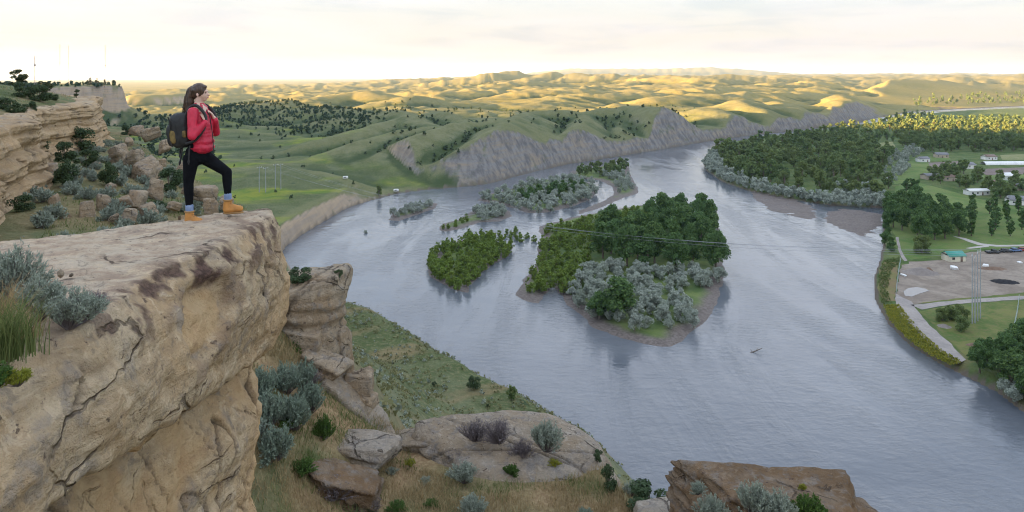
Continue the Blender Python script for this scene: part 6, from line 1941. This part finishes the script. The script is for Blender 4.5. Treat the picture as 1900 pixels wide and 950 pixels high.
# --- leggings, socks, boots
Lg = []
blob(Lg, Q(364, 284), 0.126, Q(364, 291), 0.128, sc=(1.02, 1.28, 0.95))
blob(Lg, Q(369, 272), 0.128, sc=(1.0, 1.28, 0.9))
for a, b, c in ((RH, RK, RA), (LH, LK, LA)):
    c2 = b * 0.12 + c * 0.88
    blob(Lg, a, 0.100, b, 0.064); blob(Lg, b, 0.064, b * 0.65 + c * 0.35, 0.060); blob(Lg, b * 0.65 + c * 0.35, 0.060, c2, 0.041)
grow('leggings', Lg, M_LEGGING, person, 0.008, 4, 0.003, 25.0, 6)
for a, c in ((RK, RA), (LK, LA)):
    k = []
    blob(k, a * 0.15 + c * 0.85, 0.050, c + (0, 0, -0.02), 0.048)
    grow('sock', k, M_SOCK, person, 0.007, 2, 0.003, 60.0, 8)


def boot(an, ground, length, rise):
    """ankle boot: shaft, foot, toe cap; sole, collar and laces as sub-parts"""
    k = []
    heel = np.array((an[0] - 0.012, an[1], ground + 0.060))
    toe = heel + np.array((length - 0.10, -0.01, rise - 0.008))
    blob(k, np.array((an[0], an[1], an[2] - 0.035)), 0.056, heel + (0.004, 0, 0.015), 0.056, sc=(1.0, 0.88, 1))
    blob(k, heel, 0.054, toe, 0.046, sc=(1.0, 0.92, 0.95)); blob(k, heel * 0.6 + toe * 0.4 + (0, 0, 0.03), 0.046, toe, 0.044, sc=(1, 0.9, 0.9))
    b = grow('boot', k, M_BOOT, person, 0.007, 4)
    s = []
    for t_ in np.linspace(0, 1, 9):
        c = heel * (1 - t_) + toe * t_; w = 0.050 if t_ > 0.5 else 0.046
        v, f = ico(2); s.append((v * np.array((0.056, w, 0.016)) + np.array((c[0], c[1], c[2] - 0.048)), f))
    grow('sole', s, M_SOLE, b, 0.006, 2)
    v, f = tubes([[(np.array((an[0] + 0.052 * math.cos(a), an[1] + 0.047 * math.sin(a), an[2] - 0.012)), 0.013) for a in np.linspace(0, 2 * math.pi, 15)]], 6)
    mesh_np('collar', v, f, M_SOLE, b)
    ls = []
    for i in range(4):
        c = np.array((an[0] + 0.045 + i * 0.018, an[1], an[2] - 0.045 - i * 0.018))
        ls.append([(c + (0, -0.03, -0.008), 0.004), (c + (0.006, 0, 0.004), 0.004), (c + (0, 0.03, -0.008), 0.004)])
    v, f = tubes(ls, 5); mesh_np('laces', v, f, M_SOLE, b)


GR = Q(362, 416, -0.10)[2]; GF = Q(424, 400, 0.10)[2]
boot(RA, GR, 0.24, 0.012)
boot(LA, GF, 0.27, 0.020)

# --- hair
H = []
blob(H, hc + (-0.018, 0, 0.020), 0.097, sc=(1.05, 0.92, 1.05))
blob(H, hc + (0.030, 0, 0.070), 0.048, sc=(1.2, 1.3, 0.6))
blob(H, hc + (-0.055, 0, -0.025), 0.060, sc=(0.9, 1.15, 1.1))
tail = [Q(361, 163), Q(354.5, 168), Q(351, 182), Q(350, 198), Q(351, 211), Q(354, 220)]
for i in range(len(tail) - 1):
    r = [0.036, 0.052, 0.064, 0.064, 0.052, 0.020]
    blob(H, tail[i], r[i], tail[i + 1], r[i + 1], sc=(1, 0.9, 1))
hr = grow('hair', H, M_HAIR, person, 0.008, 3, 0.010, 26.0, 9)
rg = np.random.default_rng(33); st = []
for i in range(70):
    a = np.clip(rg.normal(size=3), -1.5, 1.5) * 0.020
    st.append([(tail[k] + a * (0.7 + 0.35 * k) + rg.normal(size=3) * 0.004, 0.0035 if k < 5 else 0.001) for k in range(1, 6)])
v, f = tubes(st, 4); mesh_np('ponytail_strands', v, f, M_HAIR, hr)
v, f = tubes([[(tail[0] * 0.6 + tail[1] * 0.4 + 0.037 * np.array((0.35 * math.cos(a), math.sin(a), -0.5 * math.cos(a))), 0.008) for a in np.linspace(0, 6.3, 14)]], 5)
mesh_np('hair_tie', v, f, M_STRAP, hr)

# --- backpack: worn, yet a thing of its own
bc = Q(341, 241)
pack = empty('backpack', PB); tag(pack, 'black daypack with ochre side panel worn on the hiker\'s back', 'backpack')


ROT = Matrix.Rotation(math.radians(-7), 3, 'Y')
def rot(v, c=bc): return (np.asarray(v) - c) @ np.array(ROT).T + c


v, f = rbox(bc, (0.26, 0.33, 0.45), 0.5, 5, 3, 0.05); mesh_np('main_bag', rot(v), f, M_PACK, pack)
v, f = rbox(bc + (-0.115, 0, -0.05), (0.14, 0.26, 0.29), 0.5, 4, 5, 0.06); fp = mesh_np('front_pocket', rot(v), f, M_PACK, pack)
v, f = rbox(bc + (-0.075, -0.150, -0.07), (0.08, 0.045, 0.17), 0.6, 4, 6, 0.08); mesh_np('ochre_panel', rot(v), f, M_PACKY, pack)
v, f = rbox(bc + (0.075, -0.158, -0.05), (0.05, 0.03, 0.09), 0.6, 3, 6, 0.05); mesh_np('ochre_patch', rot(v), f, M_PACKY, pack)
v, f = tubes([[(bc + np.array((-0.10 + 0.02 * math.sin(k), -0.168, 0.19 - 0.055 * k)), 0.007) for k in range(8)]], 5); mesh_np('side_zip', rot(v), f, M_STRAP, pack)
v, f = tubes([[(Q(350, 208), 0.010), (Q(342, 203), 0.010), (Q(339, 199), 0.011), (Q(343, 197), 0.010), (Q(352, 205), 0.010)]], 6); mesh_np('grab_handle', v, f, M_STRAP, pack)
for s in (-1, 1):
    sh = [Q(352, 212, s * 0.10), Q(360, 199, s * 0.115), Q(371, 194.5, s * 0.125), Q(383, 203, s * 0.135), Q(391, 218, s * 0.14), Q(388, 240, s * 0.175), Q(374, 258, s * 0.19), Q(357, 264, s * 0.17)]
    q = resample(np.array(sh), 40)
    v, f = tubes([[(p + np.array((0, s * 0.0, 0.0)), 0.019) for p in q]], 6); mesh_np('shoulder_strap', v, f, M_STRAP, pack)
for i, (a, b, c) in enumerate([(Q(346, 270, -0.10), Q(343, 288, -0.10), Q(339, 305, -0.09)), (Q(340, 270, -0.04), Q(337, 280, -0.04), Q(337, 292, -0.04)), (Q(364, 268, -0.175), Q(363, 284, -0.185), Q(362, 302, -0.18))]):
    v, f = tubes([[(a, 0.010), (b, 0.011), (c, 0.009)]], 5); w = mesh_np('dangling_strap', v, f, M_STRAP, pack)
    mesh_np('buckle', *rbox(b * 0.3 + c * 0.7, (0.030, 0.016, 0.038), 0.5, 2), M_STRAP, w)

# ------------------------------------------------------------------ haze: the evening air, one closed box round everything
HAZE = 0.00004
hm = bpy.data.materials.new('evening_air'); hm.use_nodes = True
hn = hm.node_tree.nodes; hn.clear()
ho = hn.new('ShaderNodeOutputMaterial'); pv = hn.new('ShaderNodeVolumePrincipled')
pv.inputs['Color'].default_value = (0.55, 0.74, 1.0, 1)
pv.inputs['Density'].default_value = HAZE
pv.inputs['Anisotropy'].default_value = 0.2
hm.node_tree.links.new(pv.outputs[0], ho.inputs['Volume'])
hv = [(x, y, z) for x in (-41000, 41000) for y in (-41000, 41000) for z in (-420, 330)]
hb = mesh_np('haze', hv, np.array([[0, 1, 3, 2], [4, 6, 7, 5], [0, 4, 5, 1], [2, 3, 7, 6], [0, 2, 6, 4], [1, 5, 7, 3]]), hm, smooth=False)
hb['kind'] = 'stuff'
